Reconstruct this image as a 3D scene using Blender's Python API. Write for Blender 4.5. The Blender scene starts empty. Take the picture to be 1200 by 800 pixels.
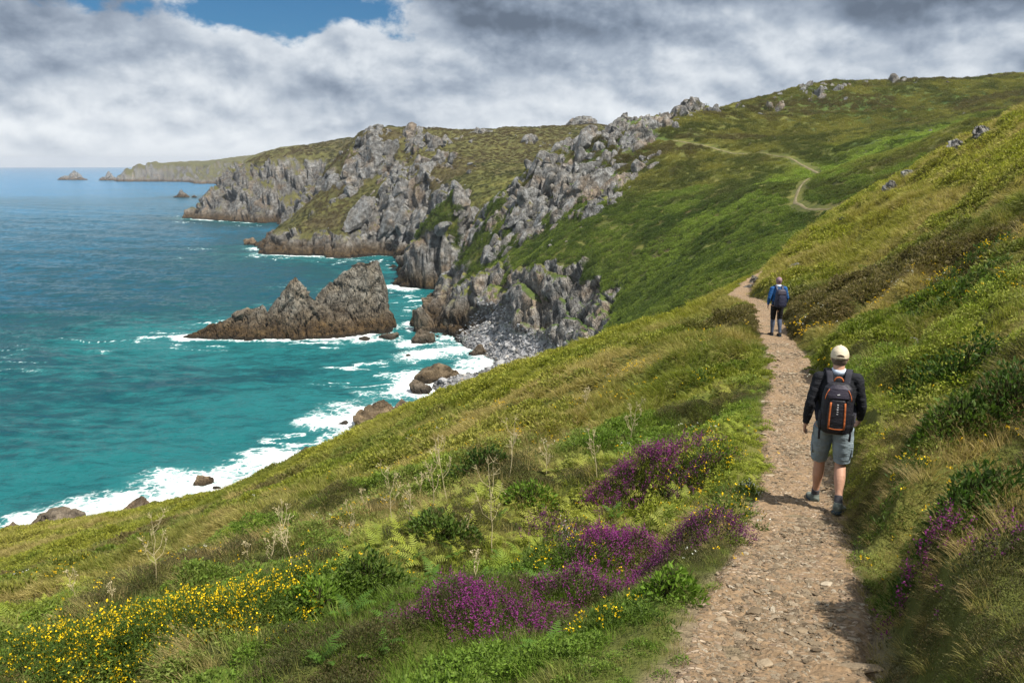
import bpy, bmesh, math, random
import numpy as np
from mathutils import Vector, Matrix, Euler

R = math.radians
scene = bpy.context.scene
COL = scene.collection
random.seed(7)
rng = np.random.default_rng(11)

# ------------------------------------------------------------------ camera
SEA = -41.0                       # the camera's eye is the origin of the height scale
F = 933.0 / 1200.0                # focal length over picture width
PITCH = math.atan(208.0 / 933.0)
cam_data = bpy.data.cameras.new('camera')
cam = bpy.data.objects.new('camera', cam_data)
COL.objects.link(cam)
cam_data.sensor_width = 36.0
cam_data.lens = 36.0 * F
cam_data.clip_start = 0.1
cam_data.clip_end = 60000.0
cam.location = (0, 0, 0)
cam.rotation_euler = (math.pi / 2 - PITCH, 0, 0)
scene.camera = cam

# ------------------------------------------------------------------ sun, sky, exposure
SUN_TO = Vector((0.62, -0.45, 1.16)).normalized()
SUN_EL = math.asin(SUN_TO.z)
SUN_AZ = math.atan2(SUN_TO.x, SUN_TO.y)         # clockwise from +Y
sun_d = bpy.data.lights.new('sun', 'SUN')
sun_d.energy = 5.0
sun_d.angle = R(0.6)
sun_d.color = (1.0, 0.94, 0.84)
sun = bpy.data.objects.new('sun', sun_d)
COL.objects.link(sun)
sun.rotation_euler = SUN_TO.to_track_quat('Z', 'Y').to_euler()

scene.view_settings.view_transform = 'Standard'
scene.view_settings.look = 'None'
scene.view_settings.exposure = 0.6
scene.view_settings.gamma = 1.0
scene.view_settings.use_curve_mapping = False
scene.cycles.max_bounces = 6
scene.cycles.transparent_max_bounces = 6
scene.cycles.volume_bounces = 0
scene.cycles.use_denoising = True
scene.cycles.caustics_reflective = False
scene.cycles.caustics_refractive = False

def N(nt, typ, **kw):
    n = nt.nodes.new(typ)
    for k, v in kw.items():
        if k == 'inp':
            for kk, vv in v.items():
                n.inputs[kk].default_value = vv
        else:
            setattr(n, k, v)
    return n

class NT:
    """a little helper round a node tree"""
    def __init__(self, tree):
        self.t = tree
    def new(self, typ, **kw):
        return N(self.t, typ, **kw)
    def link(self, a, b):
        self.t.links.new(a, b)
    def val(self, x, sock):
        if hasattr(x, 'is_linked'):
            self.link(x, sock)
        else:
            sock.default_value = x
    def math(self, op, a, b=0.0, c=0.0, clamp=False):
        n = self.new('ShaderNodeMath', operation=op)
        n.use_clamp = clamp
        self.val(a, n.inputs[0]); self.val(b, n.inputs[1])
        if op in ('MULTIPLY_ADD', 'WRAP', 'SMOOTH_MIN', 'SMOOTH_MAX', 'COMPARE'):
            self.val(c, n.inputs[2])
        return n.outputs[0]
    def vmath(self, op, a, b=(0, 0, 0)):
        n = self.new('ShaderNodeVectorMath', operation=op)
        self.val(a, n.inputs[0])
        if op == 'SCALE':
            self.val(b, n.inputs['Scale'])
        else:
            self.val(b, n.inputs[1])
        return n.outputs['Value'] if op in ('DOT_PRODUCT', 'LENGTH', 'DISTANCE') else n.outputs[0]
    def mix(self, f, a, b, mode='MIX'):
        n = self.new('ShaderNodeMix', data_type='RGBA', blend_type=mode)
        n.clamp_factor = True
        self.val(f, n.inputs[0]); self.val(a, n.inputs[6]); self.val(b, n.inputs[7])
        return n.outputs[2]
    def noise(self, vec, scale, detail=6.0, rough=0.55, dist=0.0):
        n = self.new('ShaderNodeTexNoise')
        if vec is not None:
            self.link(vec, n.inputs['Vector'])
        n.inputs['Scale'].default_value = scale
        n.inputs['Detail'].default_value = detail
        n.inputs['Roughness'].default_value = rough
        n.inputs['Distortion'].default_value = dist
        return n.outputs[0]
    def voro(self, vec, scale, feature='F1', rand=1.0, out='Distance'):
        n = self.new('ShaderNodeTexVoronoi', feature=feature)
        self.link(vec, n.inputs['Vector'])
        n.inputs['Scale'].default_value = scale
        n.inputs['Randomness'].default_value = rand
        return n.outputs[out]
    def ramp(self, f, stops, interp='LINEAR'):
        n = self.new('ShaderNodeValToRGB')
        cr = n.color_ramp
        cr.interpolation = interp
        while len(cr.elements) < len(stops):
            cr.elements.new(0.5)
        for e, (p, c) in zip(cr.elements, stops):
            e.position = p
            e.color = (*c, 1.0) if len(c) == 3 else c
        self.val(f, n.inputs[0])
        return n.outputs[0]
    def smooth(self, x, lo, hi, a=0.0, b=1.0):
        n = self.new('ShaderNodeMapRange', interpolation_type='SMOOTHSTEP')
        self.val(x, n.inputs[0])
        n.inputs[1].default_value = lo; n.inputs[2].default_value = hi
        n.inputs[3].default_value = a; n.inputs[4].default_value = b
        return n.outputs[0]
    def lin(self, x, lo, hi, a=0.0, b=1.0):
        n = self.new('ShaderNodeMapRange')
        self.val(x, n.inputs[0])
        n.inputs[1].default_value = lo; n.inputs[2].default_value = hi
        n.inputs[3].default_value = a; n.inputs[4].default_value = b
        return n.outputs[0]
    def attr(self, name, typ='GEOMETRY'):
        return self.new('ShaderNodeAttribute', attribute_name=name, attribute_type=typ)
    def bump(self, h, strength, dist, nrm=None):
        n = self.new('ShaderNodeBump')
        self.link(h, n.inputs['Height'])
        n.inputs['Strength'].default_value = strength
        n.inputs['Distance'].default_value = dist
        if nrm is not None:
            self.link(nrm, n.inputs['Normal'])
        return n.outputs[0]

# the sky: clear Nishita sky with a broken deck of cloud in front of it, all by world direction
world = bpy.data.worlds.new('World')
scene.world = world
world.use_nodes = True
wt = NT(world.node_tree)
world.node_tree.nodes.clear()
wout = wt.new('ShaderNodeOutputWorld')
bg = wt.new('ShaderNodeBackground')
SKY_STRENGTH = 0.10
bg.inputs['Strength'].default_value = SKY_STRENGTH
wt.link(bg.outputs[0], wout.inputs[0])
sky = wt.new('ShaderNodeTexSky', sky_type='NISHITA')
sky.sun_disc = False
sky.sun_elevation = SUN_EL
sky.sun_rotation = SUN_AZ
sky.air_density = 1.0
sky.dust_density = 0.5
sky.ozone_density = 2.0
tc = wt.new('ShaderNodeTexCoord')
dirv = wt.vmath('NORMALIZE', tc.outputs['Generated'])
sep = wt.new('ShaderNodeSeparateXYZ'); wt.link(dirv, sep.inputs[0])
dx, dy, dz = sep.outputs
cmb = wt.new('ShaderNodeCombineXYZ')
wt.link(dx, cmb.inputs[0]); wt.link(dy, cmb.inputs[1])
wt.link(wt.math('MULTIPLY', dz, 2.4), cmb.inputs[2])
cv = cmb.outputs[0]
def blob(c, sx, sz):
    ux = wt.math('DIVIDE', wt.math('SUBTRACT', dx, c[0]), sx)
    uz = wt.math('DIVIDE', wt.math('SUBTRACT', dz, c[1]), sz)
    q = wt.math('ADD', wt.math('MULTIPLY', ux, ux), wt.math('MULTIPLY', uz, uz))
    return wt.math('EXPONENT', wt.math('MULTIPLY', q, -1.0))
cmb2 = wt.new('ShaderNodeCombineXYZ')
wt.link(dx, cmb2.inputs[0]); wt.link(dy, cmb2.inputs[1]); wt.link(wt.math('MULTIPLY', dz, 1.5), cmb2.inputs[2])
cp_ = cmb2.outputs[0]
wn = wt.new('ShaderNodeTexNoise'); wt.link(cp_, wn.inputs['Vector'])
wn.inputs['Scale'].default_value = 9.0; wn.inputs['Detail'].default_value = 3.0
cw = wt.vmath('ADD', cp_, wt.vmath('SCALE', wt.vmath('SUBTRACT', wn.outputs[1], (0.5, 0.5, 0.5)), 0.02))
soft = wt.noise(cv, 4.6, 2.0, 0.5)                                              # masses
soft_up = wt.noise(wt.vmath('ADD', cv, (0.03, -0.01, 0.07)), 4.6, 2.0, 0.5)
puff = wt.noise(cw, 11.0, 9.0, 0.55)                                             # billows
puff_up = wt.noise(wt.vmath('ADD', cw, (0.007, 0.0, 0.017)), 11.0, 6.0, 0.5)
fray = wt.noise(cw, 42.0, 5.0, 0.6)
gap = wt.math('ADD', blob((-0.26, 0.172), 0.16, 0.030), blob((0.05, 0.212), 0.07, 0.014))
dens = wt.math('ADD', wt.math('MULTIPLY', soft, 0.45), wt.math('MULTIPLY', puff, 0.95))
dens = wt.math('ADD', dens, wt.math('MULTIPLY', wt.math('SUBTRACT', fray, 0.5), 0.24))
dens = wt.math('SUBTRACT', wt.math('ADD', dens, 0.20), wt.math('MULTIPLY', gap, 0.42))
dens = wt.math('ADD', dens, wt.smooth(dz, 0.09, 0.0, 0.0, 0.12))
cover = wt.smooth(dens, 0.58, 0.72)
lit = wt.math('ADD', wt.math('MULTIPLY', wt.math('SUBTRACT', soft, soft_up), 1.2), wt.math('MULTIPLY', wt.math('SUBTRACT', puff, puff_up), 1.6))
tone = wt.math('ADD', lit, 0.50)
big = wt.noise(wt.vmath('ADD', cv, (8.3, 2.2, 1.0)), 3.2, 3.0, 0.5)
tone = wt.math('ADD', tone, wt.lin(big, 0.32, 0.68, -0.13, 0.13))
tone = wt.math('ADD', tone, wt.lin(fray, 0.3, 0.7, -0.03, 0.03))
thin = wt.smooth(dens, 0.86, 0.66, 0.0, 0.22)                                   # thin edges let the light through
tone = wt.math('ADD', tone, thin)
dark = wt.math('ADD', blob((-0.52, 0.165), 0.20, 0.050), wt.math('MULTIPLY', blob((0.00, 0.175), 0.14, 0.035), 0.75))
dark = wt.math('ADD', dark, wt.math('MULTIPLY', blob((0.40, 0.19), 0.30, 0.05), 0.60))
tone = wt.math('SUBTRACT', tone, wt.math('MULTIPLY', dark, 0.40))
tone = wt.math('ADD', tone, wt.smooth(dz, 0.12, 0.0, 0.0, 0.42))
tone = wt.math('ADD', tone, wt.smooth(dz, 0.3, 0.8, 0.0, 0.10))
k = 1.0 / SKY_STRENGTH
ccol = wt.ramp(tone, [(0.0, (0.085, 0.110, 0.150)), (0.22, (0.150, 0.188, 0.245)), (0.46, (0.275, 0.318, 0.378)), (0.72, (0.45, 0.485, 0.525)), (1.0, (0.60, 0.625, 0.645))])
ccol = wt.mix(1.0, ccol, (k, k, k, 1), 'MULTIPLY')
skyc = wt.mix(1.0, sky.outputs[0], (0.16, 0.36, 0.50, 1), 'MULTIPLY')
wcol = wt.mix(cover, skyc, ccol)
wt.link(wcol, bg.inputs['Color'])
world.cycles.sampling_method = 'MANUAL'
world.cycles.sample_map_resolution = 512

# ------------------------------------------------------------------ from the picture to the place
CP, SP = math.cos(PITCH), math.sin(PITCH)
def at(px, py, D):
    """the point D metres ahead of the camera on the sight line through pixel (px, py) of the photograph"""
    a = (px - 600.0) / 933.0
    b = (400.0 - py) / 933.0
    y = CP + b * SP
    z = -SP + b * CP
    return np.array((a / y * D, D, z / y * D))
def at_sea(px, py, dz=0.0):
    b = (400.0 - py) / 933.0
    y = CP + b * SP
    z = -SP + b * CP
    D = (SEA + dz) * y / z
    return at(px, py, D)

# ------------------------------------------------------------------ names and labels
def tag(o, label=None, cat=None, group=None, kind=None):
    if label: o['label'] = label
    if cat: o['category'] = cat
    if group: o['group'] = group
    if kind: o['kind'] = kind
    return o
def empty(name, loc=(0, 0, 0), rz=0.0):
    o = bpy.data.objects.new(name, None)
    COL.objects.link(o)
    o.location = loc
    o.rotation_euler = (0, 0, rz)
    o.empty_display_size = 0.2
    return o
def link(name, me, mat=None, parent=None, loc=None):
    o = bpy.data.objects.new(name, me)
    COL.objects.link(o)
    if mat is not None and len(me.materials) == 0:
        me.materials.append(mat)
    if parent is not None:
        o.parent = parent
    if loc is not None:
        o.location = loc
    return o
def mesh_np(name, verts, faces, smooth=False):
    """verts (n,3), faces (m,3|4) arrays -> mesh"""
    me = bpy.data.meshes.new(name)
    verts = np.asarray(verts, np.float32)
    faces = np.asarray(faces, np.int32)
    m, kk = faces.shape
    me.vertices.add(len(verts)); me.vertices.foreach_set('co', verts.ravel())
    me.loops.add(m * kk); me.loops.foreach_set('vertex_index', faces.ravel())
    me.polygons.add(m)
    me.polygons.foreach_set('loop_start', np.arange(0, m * kk, kk, dtype=np.int32))
    me.update(calc_edges=True)
    me.polygons.foreach_set('use_smooth', np.full(m, smooth, dtype=bool))
    return me
def add_attr(me, name, arr, typ='FLOAT', dom='POINT'):
    a = me.attributes.new(name, typ, dom)
    key = {'FLOAT': 'value', 'INT': 'value', 'FLOAT_VECTOR': 'vector', 'FLOAT_COLOR': 'color'}[typ]
    a.data.foreach_set(key, np.ascontiguousarray(arr).astype(np.int32 if typ == 'INT' else np.float32).ravel())
def mesh_mixed(name, verts, faces, smooth=False):
    me = bpy.data.meshes.new(name)
    me.from_pydata([tuple(v) for v in verts], [], [tuple(f) for f in faces])
    me.update()
    if smooth:
        me.polygons.foreach_set('use_smooth', np.ones(len(me.polygons), dtype=bool))
    return me

# ------------------------------------------------------------------ noise
def _h(ix, iy, iz, seed):
    ix = ix.astype(np.uint32); iy = iy.astype(np.uint32); iz = iz.astype(np.uint32)
    n = ix * np.uint32(374761393) + iy * np.uint32(668265263) + iz * np.uint32(2147483647 - 5) + np.uint32((seed * 1274126177) & 0xffffffff)
    n = (n ^ (n >> np.uint32(13))) * np.uint32(1274126177)
    n = n ^ (n >> np.uint32(16))
    n = n * np.uint32(2246822519)
    n = n ^ (n >> np.uint32(15))
    return (n & np.uint32(0xffffff)).astype(np.float32) / np.float32(0xffffff)
def vnoise2(x, y, seed=0):
    xi = np.floor(x); yi = np.floor(y)
    fx = (x - xi).astype(np.float32); fy = (y - yi).astype(np.float32)
    fx = fx * fx * fx * (fx * (fx * 6 - 15) + 10); fy = fy * fy * fy * (fy * (fy * 6 - 15) + 10)
    xi = xi.astype(np.int64); yi = yi.astype(np.int64)
    z = np.zeros_like(xi)
    a = _h(xi, yi, z, seed); b = _h(xi + 1, yi, z, seed)
    c = _h(xi, yi + 1, z, seed); d = _h(xi + 1, yi + 1, z, seed)
    return (a + (b - a) * fx) * (1 - fy) + (c + (d - c) * fx) * fy
def fbm2(x, y, octv=4, seed=0, gain=0.5, lac=2.03):
    s = 0; amp = 1.0; tot = 0
    c, sn = math.cos(0.6), math.sin(0.6)
    for i in range(octv):
        s = s + amp * (vnoise2(x, y, seed + i * 17) - 0.5)
        tot += amp
        amp *= gain
        x, y = (c * x - sn * y) * lac + 11.3, (sn * x + c * y) * lac - 5.7
    return s / tot * 2.0
def vnoise3(x, y, z, seed=0):
    xi = np.floor(x); yi = np.floor(y); zi = np.floor(z)
    fx = (x - xi).astype(np.float32); fy = (y - yi).astype(np.float32); fz = (z - zi).astype(np.float32)
    fx = fx * fx * (3 - 2 * fx); fy = fy * fy * (3 - 2 * fy); fz = fz * fz * (3 - 2 * fz)
    xi = xi.astype(np.int64); yi = yi.astype(np.int64); zi = zi.astype(np.int64)
    out = 0
    for dx_ in (0, 1):
        wx = fx if dx_ else 1 - fx
        for dy_ in (0, 1):
            wy = fy if dy_ else 1 - fy
            for dz_ in (0, 1):
                wz = fz if dz_ else 1 - fz
                out = out + wx * wy * wz * _h(xi + dx_, yi + dy_, zi + dz_, seed)
    return out
def fbm3(x, y, z, octv=4, seed=0, gain=0.5):
    s = 0; amp = 1.0; tot = 0
    for i in range(octv):
        s = s + amp * (vnoise3(x, y, z, seed + i * 13) - 0.5)
        tot += amp; amp *= gain
        x = x * 2.03 + 3.1; y = y * 2.03 - 7.3; z = z * 2.03 + 1.7
    return s / tot * 2.0
def worley3(x, y, z, seed=0):
    """F1, F2 and a random number for the nearest cell"""
    xi = np.floor(x).astype(np.int64); yi = np.floor(y).astype(np.int64); zi = np.floor(z).astype(np.int64)
    f1 = np.full(x.shape, 9.0, np.float32); f2 = f1.copy(); r1 = np.zeros(x.shape, np.float32)
    for a in (-1, 0, 1):
        for b in (-1, 0, 1):
            for c in (-1, 0, 1):
                cx, cy, cz = xi + a, yi + b, zi + c
                px_ = cx + _h(cx, cy, cz, seed) - x
                py_ = cy + _h(cx, cy, cz, seed + 1) - y
                pz_ = cz + _h(cx, cy, cz, seed + 2) - z
                d = (px_ * px_ + py_ * py_ + pz_ * pz_).astype(np.float32)
                near = d < f1
                f2 = np.where(near, f1, np.minimum(f2, d))
                r1 = np.where(near, _h(cx, cy, cz, seed + 3), r1)
                f1 = np.where(near, d, f1)
    return np.sqrt(f1), np.sqrt(f2), r1
def facets(x, y, z, seed=0):
    """cells that each have a tilted flat face of their own: relief (-1..1), distance to the joint, a random number"""
    xi = np.floor(x).astype(np.int64); yi = np.floor(y).astype(np.int64); zi = np.floor(z).astype(np.int64)
    f1 = np.full(x.shape, 9.0, np.float32); f2 = f1.copy()
    r1 = np.zeros(x.shape, np.float32); hgt = r1.copy()
    for a in (-1, 0, 1):
        for b in (-1, 0, 1):
            for c in (-1, 0, 1):
                cx, cy, cz = xi + a, yi + b, zi + c
                px_ = cx + _h(cx, cy, cz, seed) - x
                py_ = cy + _h(cx, cy, cz, seed + 1) - y
                pz_ = cz + _h(cx, cy, cz, seed + 2) - z
                d = (px_ * px_ + py_ * py_ + pz_ * pz_).astype(np.float32)
                near = d < f1
                q = _h(cx, cy, cz, seed + 3)
                pl = (q - 0.5) * 1.3 + 1.5 * ((_h(cx, cy, cz, seed + 4) - 0.5) * px_ + (_h(cx, cy, cz, seed + 5) - 0.5) * py_ + (_h(cx, cy, cz, seed + 6) - 0.5) * pz_)
                f2 = np.where(near, f1, np.minimum(f2, d))
                r1 = np.where(near, q, r1)
                hgt = np.where(near, pl, hgt)
                f1 = np.where(near, d, f1)
    return hgt, np.sqrt(f2) - np.sqrt(f1), r1
def sstep(x, lo, hi):
    t = np.clip((x - lo) / (hi - lo), 0, 1)
    return t * t * (3 - 2 * t)
# ------------------------------------------------------------------ the lie of the land
class TPS:
    """a thin-plate surface through measured points"""
    def __init__(self, pts, lam=0.0, scale=50.0):
        p = np.asarray(pts, float)
        self.s = scale
        x = p[:, :2] / scale
        n = len(p)
        d2 = ((x[:, None] - x[None]) ** 2).sum(-1)
        K = 0.5 * d2 * np.log(d2 + 1e-12) + lam * np.eye(n)
        P = np.c_[np.ones(n), x]
        A = np.block([[K, P], [P.T, np.zeros((3, 3))]])
        w = np.linalg.solve(A, np.r_[p[:, 2], np.zeros(3)])
        self.x, self.w = x, w
    def __call__(self, X, Y):
        X = X / self.s; Y = Y / self.s
        z = self.w[-3] + self.w[-2] * X + self.w[-1] * Y
        for (cx, cy), w in zip(self.x, self.w):
            d2 = (X - cx) ** 2 + (Y - cy) ** 2
            z = z + w * 0.5 * d2 * np.log(d2 + 1e-12)
        return z

# the footpath's middle line (sight-line pixel, distance)
PATH_PX = [(910, 800, 3.3), (912, 740, 4.08), (924, 680, 5.07), (939, 620, 6.63), (941, 590, 7.73), (935, 540, 9.43), (929, 500, 11.3),
           (930, 450, 15.0), (924, 420, 18.5), (910, 395, 23.2), (903, 375, 26.7), (895, 359, 30.4), (880, 351, 33.0), (866, 346, 34.6),
           (872, 340, 36.6), (885, 328, 41.0), (903, 317, 46.0), (919, 308, 50.0), (932, 298, 55.0), (939, 288, 61.0)]
path_ctl = [np.array((0.15, -3.0, -1.3)), np.array((0.35, 0.0, -1.66)), np.array((0.80, 1.7, -2.0))]
path_ctl += [at(*p) for p in PATH_PX] + [np.array((23.5, 66.0, -7.6)), np.array((26.5, 72.0, -9.2))]

A_PTS = [tuple(p) for p in path_ctl]
A_PTS += [tuple(at(*p)) for p in [
    (0, 800, 6.5), (300, 800, 4.7), (600, 800, 3.75), (1200, 640, 4.0), (1200, 450, 7.5), (1200, 300, 16), (1200, 200, 30), (1200, 130, 48),
    (1150, 160, 52), (1100, 190, 54), (1040, 225, 56), (985, 255, 58),
    (840, 362, 35), (800, 380, 34), (740, 398, 34), (640, 425, 38), (520, 485, 45), (420, 540, 50), (300, 575, 54), (200, 597, 57), (130, 612, 62), (0, 642, 64),
    (600, 600, 10), (400, 600, 15), (200, 640, 18), (0, 700, 16), (0, 664, 40), (250, 600, 33), (450, 540, 26), (600, 480, 23), (700, 450, 21), (800, 420, 21), (800, 395, 28),
    (1050, 560, 6.8), (1060, 450, 11), (1000, 370, 22), (1000, 320, 32), (1000, 270, 47), (1100, 250, 34), (1100, 350, 18)]]
A_PTS += [(-53, 76, -43), (-46, 84, -43), (-39, 86, -43), (-31, 91, -43), (-20.6, 101, -43), (-11, 121, -43), (-3, 136, -42.5), (2, 78, -31), (3, 105, -42),
          (9, 55, -18), (11, 80, -31), (13, 48, -12.5), (16, 58, -14.5), (20, 76, -23), (24.5, 76, -15), (32, 90, -22), (33, 72, -8), (42, 92, -15), (37, 64, 0.0), (50, 90, -9),
          (40, 40, 8.3), (30, 20, 6.8), (15, 5, 2.6), (60, 60, 10), (60, 20, 18), (10, -8, 2.0), (-10, -8, -3.5), (-14, 2, -6.6), (-40, 30, -22), (-70, 40, -38),
          (0, 190, -75), (100, 190, -60), (-100, 190, -100), (200, 300, -90), (-70, 95, -52), (120, 110, -25)]

B_PTS = [tuple(at(*p)) for p in [
    (1195, 125, 140), (1100, 180, 125), (1040, 217, 118), (985, 247, 112), (940, 278, 105), (900, 300, 100), (870, 325, 98), (800, 368, 97), (740, 387, 104), (710, 397, 115),
    (940, 240, 125), (932, 232, 130), (970, 205, 160), (860, 180, 205), (800, 170, 220), (770, 165, 228), (1100, 150, 190),
    (1200, 88, 300), (1100, 92, 295), (1040, 94, 290), (960, 97, 285), (910, 108, 280), (870, 120, 275), (830, 130, 265), (780, 137, 255), (733, 153, 248),
    (900, 150, 240), (1050, 130, 250), (658, 173, 240), (630, 192, 236), (600, 220, 234), (570, 243, 234),
    (700, 230, 205), (650, 260, 205), (600, 290, 212), (720, 300, 160), (800, 280, 150), (860, 240, 150), (700, 290, 168), (613, 303, 192), (560, 325, 202), (525, 347, 210), (500, 362, 214),
    (680, 318, 163), (640, 330, 168), (600, 350, 175), (645, 388, 158), (695, 385, 142), (590, 380, 174), (540, 398, 183), (600, 420, 160), (645, 405, 155), (560, 450, 144), (650, 420, 148),
    (543, 252, 270), (500, 277, 285), (472, 295, 300), (560, 290, 255)]]
B_PTS += [tuple(at_sea(*p)) for p in [(463, 314), (490, 326), (525, 328), (545, 440), (500, 456), (540, 405), (500, 368), (518, 352)]]
B_PTS += [(260, 420, 34), (160, 400, 24), (100, 360, 8), (60, 330, -6), (20, 320, -24), (-20, 340, -48), (300, 300, 40), (200, 180, 30), (120, 120, 18), (-45, 300, -48), (-36, 230, -48),
          (-26, 190, -46), (-14, 268, -46), (-24, 262, -48), (-30, 150, -52), (-40, 400, -60), (60, 80, 0), (30, 70, -20), (10, 95, -30), (0, 125, -42), (250, 600, 20), (0, 600, -70)]

C_PTS = [tuple(at(*p)) for p in [
    (434, 158, 420), (410, 185, 415), (368, 235, 405), (332, 266, 398), (480, 160, 425), (520, 158, 430), (560, 155, 440), (620, 150, 450), (700, 147, 465), (745, 148, 475),
    (472, 240, 372), (440, 230, 386), (380, 270, 378), (520, 230, 352), (540, 200, 372), (600, 190, 384), (650, 168, 404), (440, 195, 410), (400, 235, 395), (560, 230, 330)]]
C_PTS += [tuple(at_sea(*p)) for p in [(298, 291), (312, 297), (340, 299), (380, 302), (420, 302), (458, 300)]]
C_PTS += [(-20, 300, -36), (30, 320, -16), (-150, 420, -56), (-150, 380, -56), (-110, 340, -54), (-60, 330, -53), (-130, 480, -50), (-100, 520, -40), (40, 560, 4), (150, 560, 12), (-30, 600, -12),
          (250, 500, 20), (-200, 560, -80), (0, 800, -50), (200, 800, -20), (-160, 300, -75), (-30, 270, -60), (100, 400, 0)]

D_PTS = [tuple(at(*p)) for p in [
    (300, 184, 640), (360, 170, 640), (430, 158, 650), (500, 157, 660), (600, 152, 680), (250, 225, 626), (275, 200, 633), (240, 246, 614), (330, 225, 590), (290, 235, 590), (380, 200, 600), (440, 200, 560)]]
D_PTS += [tuple(at_sea(*p)) for p in [(232, 257), (250, 258), (280, 260), (305, 262), (335, 263), (370, 266)]]
D_PTS += [(-300, 600, -62), (-270, 680, -60), (-180, 700, -10), (-100, 780, 8), (-200, 520, -60), (-100, 480, -50), (0, 900, 10), (-300, 800, -80), (100, 760, 10), (-160, 800, -30), (-230, 560, -58)]

D2_PTS = [tuple(at(*p)) for p in [(262, 207, 960), (285, 193, 980), (310, 184, 1000), (340, 178, 1020), (400, 172, 1040), (275, 222, 930), (300, 210, 930)]]
D2_PTS += [tuple(at_sea(*p)) for p in [(244, 231), (262, 233), (285, 235)]]
D2_PTS += [(-420, 960, -62), (-330, 840, -60), (-250, 780, -60), (-430, 1050, -60), (-200, 1150, 10), (-380, 1100, -35), (-100, 1100, 10)]

E_PTS = [tuple(at(*p)) for p in [(141, 207, 1940), (155, 194.5, 1960), (190, 191.5, 2000), (241, 190.5, 2020), (302, 184, 2040), (360, 181, 2060), (155, 203, 1935), (190, 199, 1925), (215, 199, 1920),
                                (235, 203, 1820), (262, 198, 1800), (250, 208, 1740), (300, 200, 1760)]]
E_PTS += [tuple(at_sea(*p)) for p in [(138, 212.2), (165, 212.8), (200, 213), (225, 214), (250, 216), (290, 217)]]
E_PTS += [(-1080, 1960, -75), (-1000, 2150, -60), (-700, 2300, -30), (-400, 2300, -10), (-900, 1780, -65), (-560, 1500, -65), (-1200, 2300, -90), (-300, 1500, -40)]

# polar grid round the viewpoint
TH = np.linspace(R(-47), R(47), 1120)
def rows(segs):
    out = [segs[0][0]]
    for a, b, st in segs:
        n = int(math.ceil(math.log(b / a) / st))
        out += list(a * (b / a) ** (np.arange(1, n + 1) / n))
    return np.array(out)
RR = rows([(0.5, 60, 0.0085), (60, 500, 0.0034), (500, 2400, 0.0060)])
NI, NJ = len(RR), len(TH)
RG, TG = np.meshgrid(RR, TH, indexing='ij')
GX = RG * np.sin(TG); GY = RG * np.cos(TG)

# coarse evaluation, then bilinear in (ln r, theta)
cr = np.exp(np.linspace(math.log(0.5), math.log(2400), 420)); ct = np.linspace(R(-47), R(47), 300)
CRG, CTG = np.meshgrid(cr, ct, indexing='ij')
CX = CRG * np.sin(CTG); CY = CRG * np.cos(CTG)
def upsample(c):
    fi = (np.log(RR) - math.log(0.5)) / (math.log(2400) - math.log(0.5)) * 419
    fj = np.linspace(0, 299, NJ)
    i0 = np.clip(fi.astype(int), 0, 418); j0 = np.clip(fj.astype(int), 0, 298)
    u = (fi - i0)[:, None]; v = (fj - j0)[None]
    a = c[i0][:, j0]; b = c[i0 + 1][:, j0]; d = c[i0][:, j0 + 1]; e = c[i0 + 1][:, j0 + 1]
    return (a * (1 - u) + b * u) * (1 - v) + (d * (1 - u) + e * u) * v
LAYERS = []
for pts, dmin, dmax, lam in ((A_PTS, 0, 200, 2e-4), (B_PTS, 60, 560, 1e-4), (C_PTS, 255, 900, 1e-4), (D_PTS, 440, 1000, 1e-4), (D2_PTS, 740, 1300, 1e-4), (E_PTS, 1300, 2600, 1e-4)):
    f = TPS(pts, lam, 50.0 if dmax < 1000 else 300.0)
    z = f(CX, CY)
    z = np.where((CRG < dmin) | (CRG > dmax), -95.0, z)
    LAYERS.append((f, upsample(z)))
def smax(a, b, k):
    h = np.clip(0.5 + 0.5 * (a - b) / k, 0, 1)
    return b * (1 - h) + a * h + k * h * (1 - h)
def base_height(X, Y):
    r = np.hypot(X, Y)
    zs = []
    for (f, _g), (a, b) in zip(LAYERS, ((0, 200), (60, 560), (255, 900), (440, 1000), (740, 1300), (1300, 2600))):
        zs.append(np.where((r < a) | (r > b), -95.0, f(X, Y)))
    return np.maximum.reduce(zs)
Z = LAYERS[0][1]
for i in range(1, 6):
    Z = smax(Z, LAYERS[i][1], 1.2 if i == 1 else 2.5)
OWN = np.argmax(np.stack([l[1] for l in LAYERS]), axis=0)
Z = np.maximum(Z, -56.0)

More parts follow.
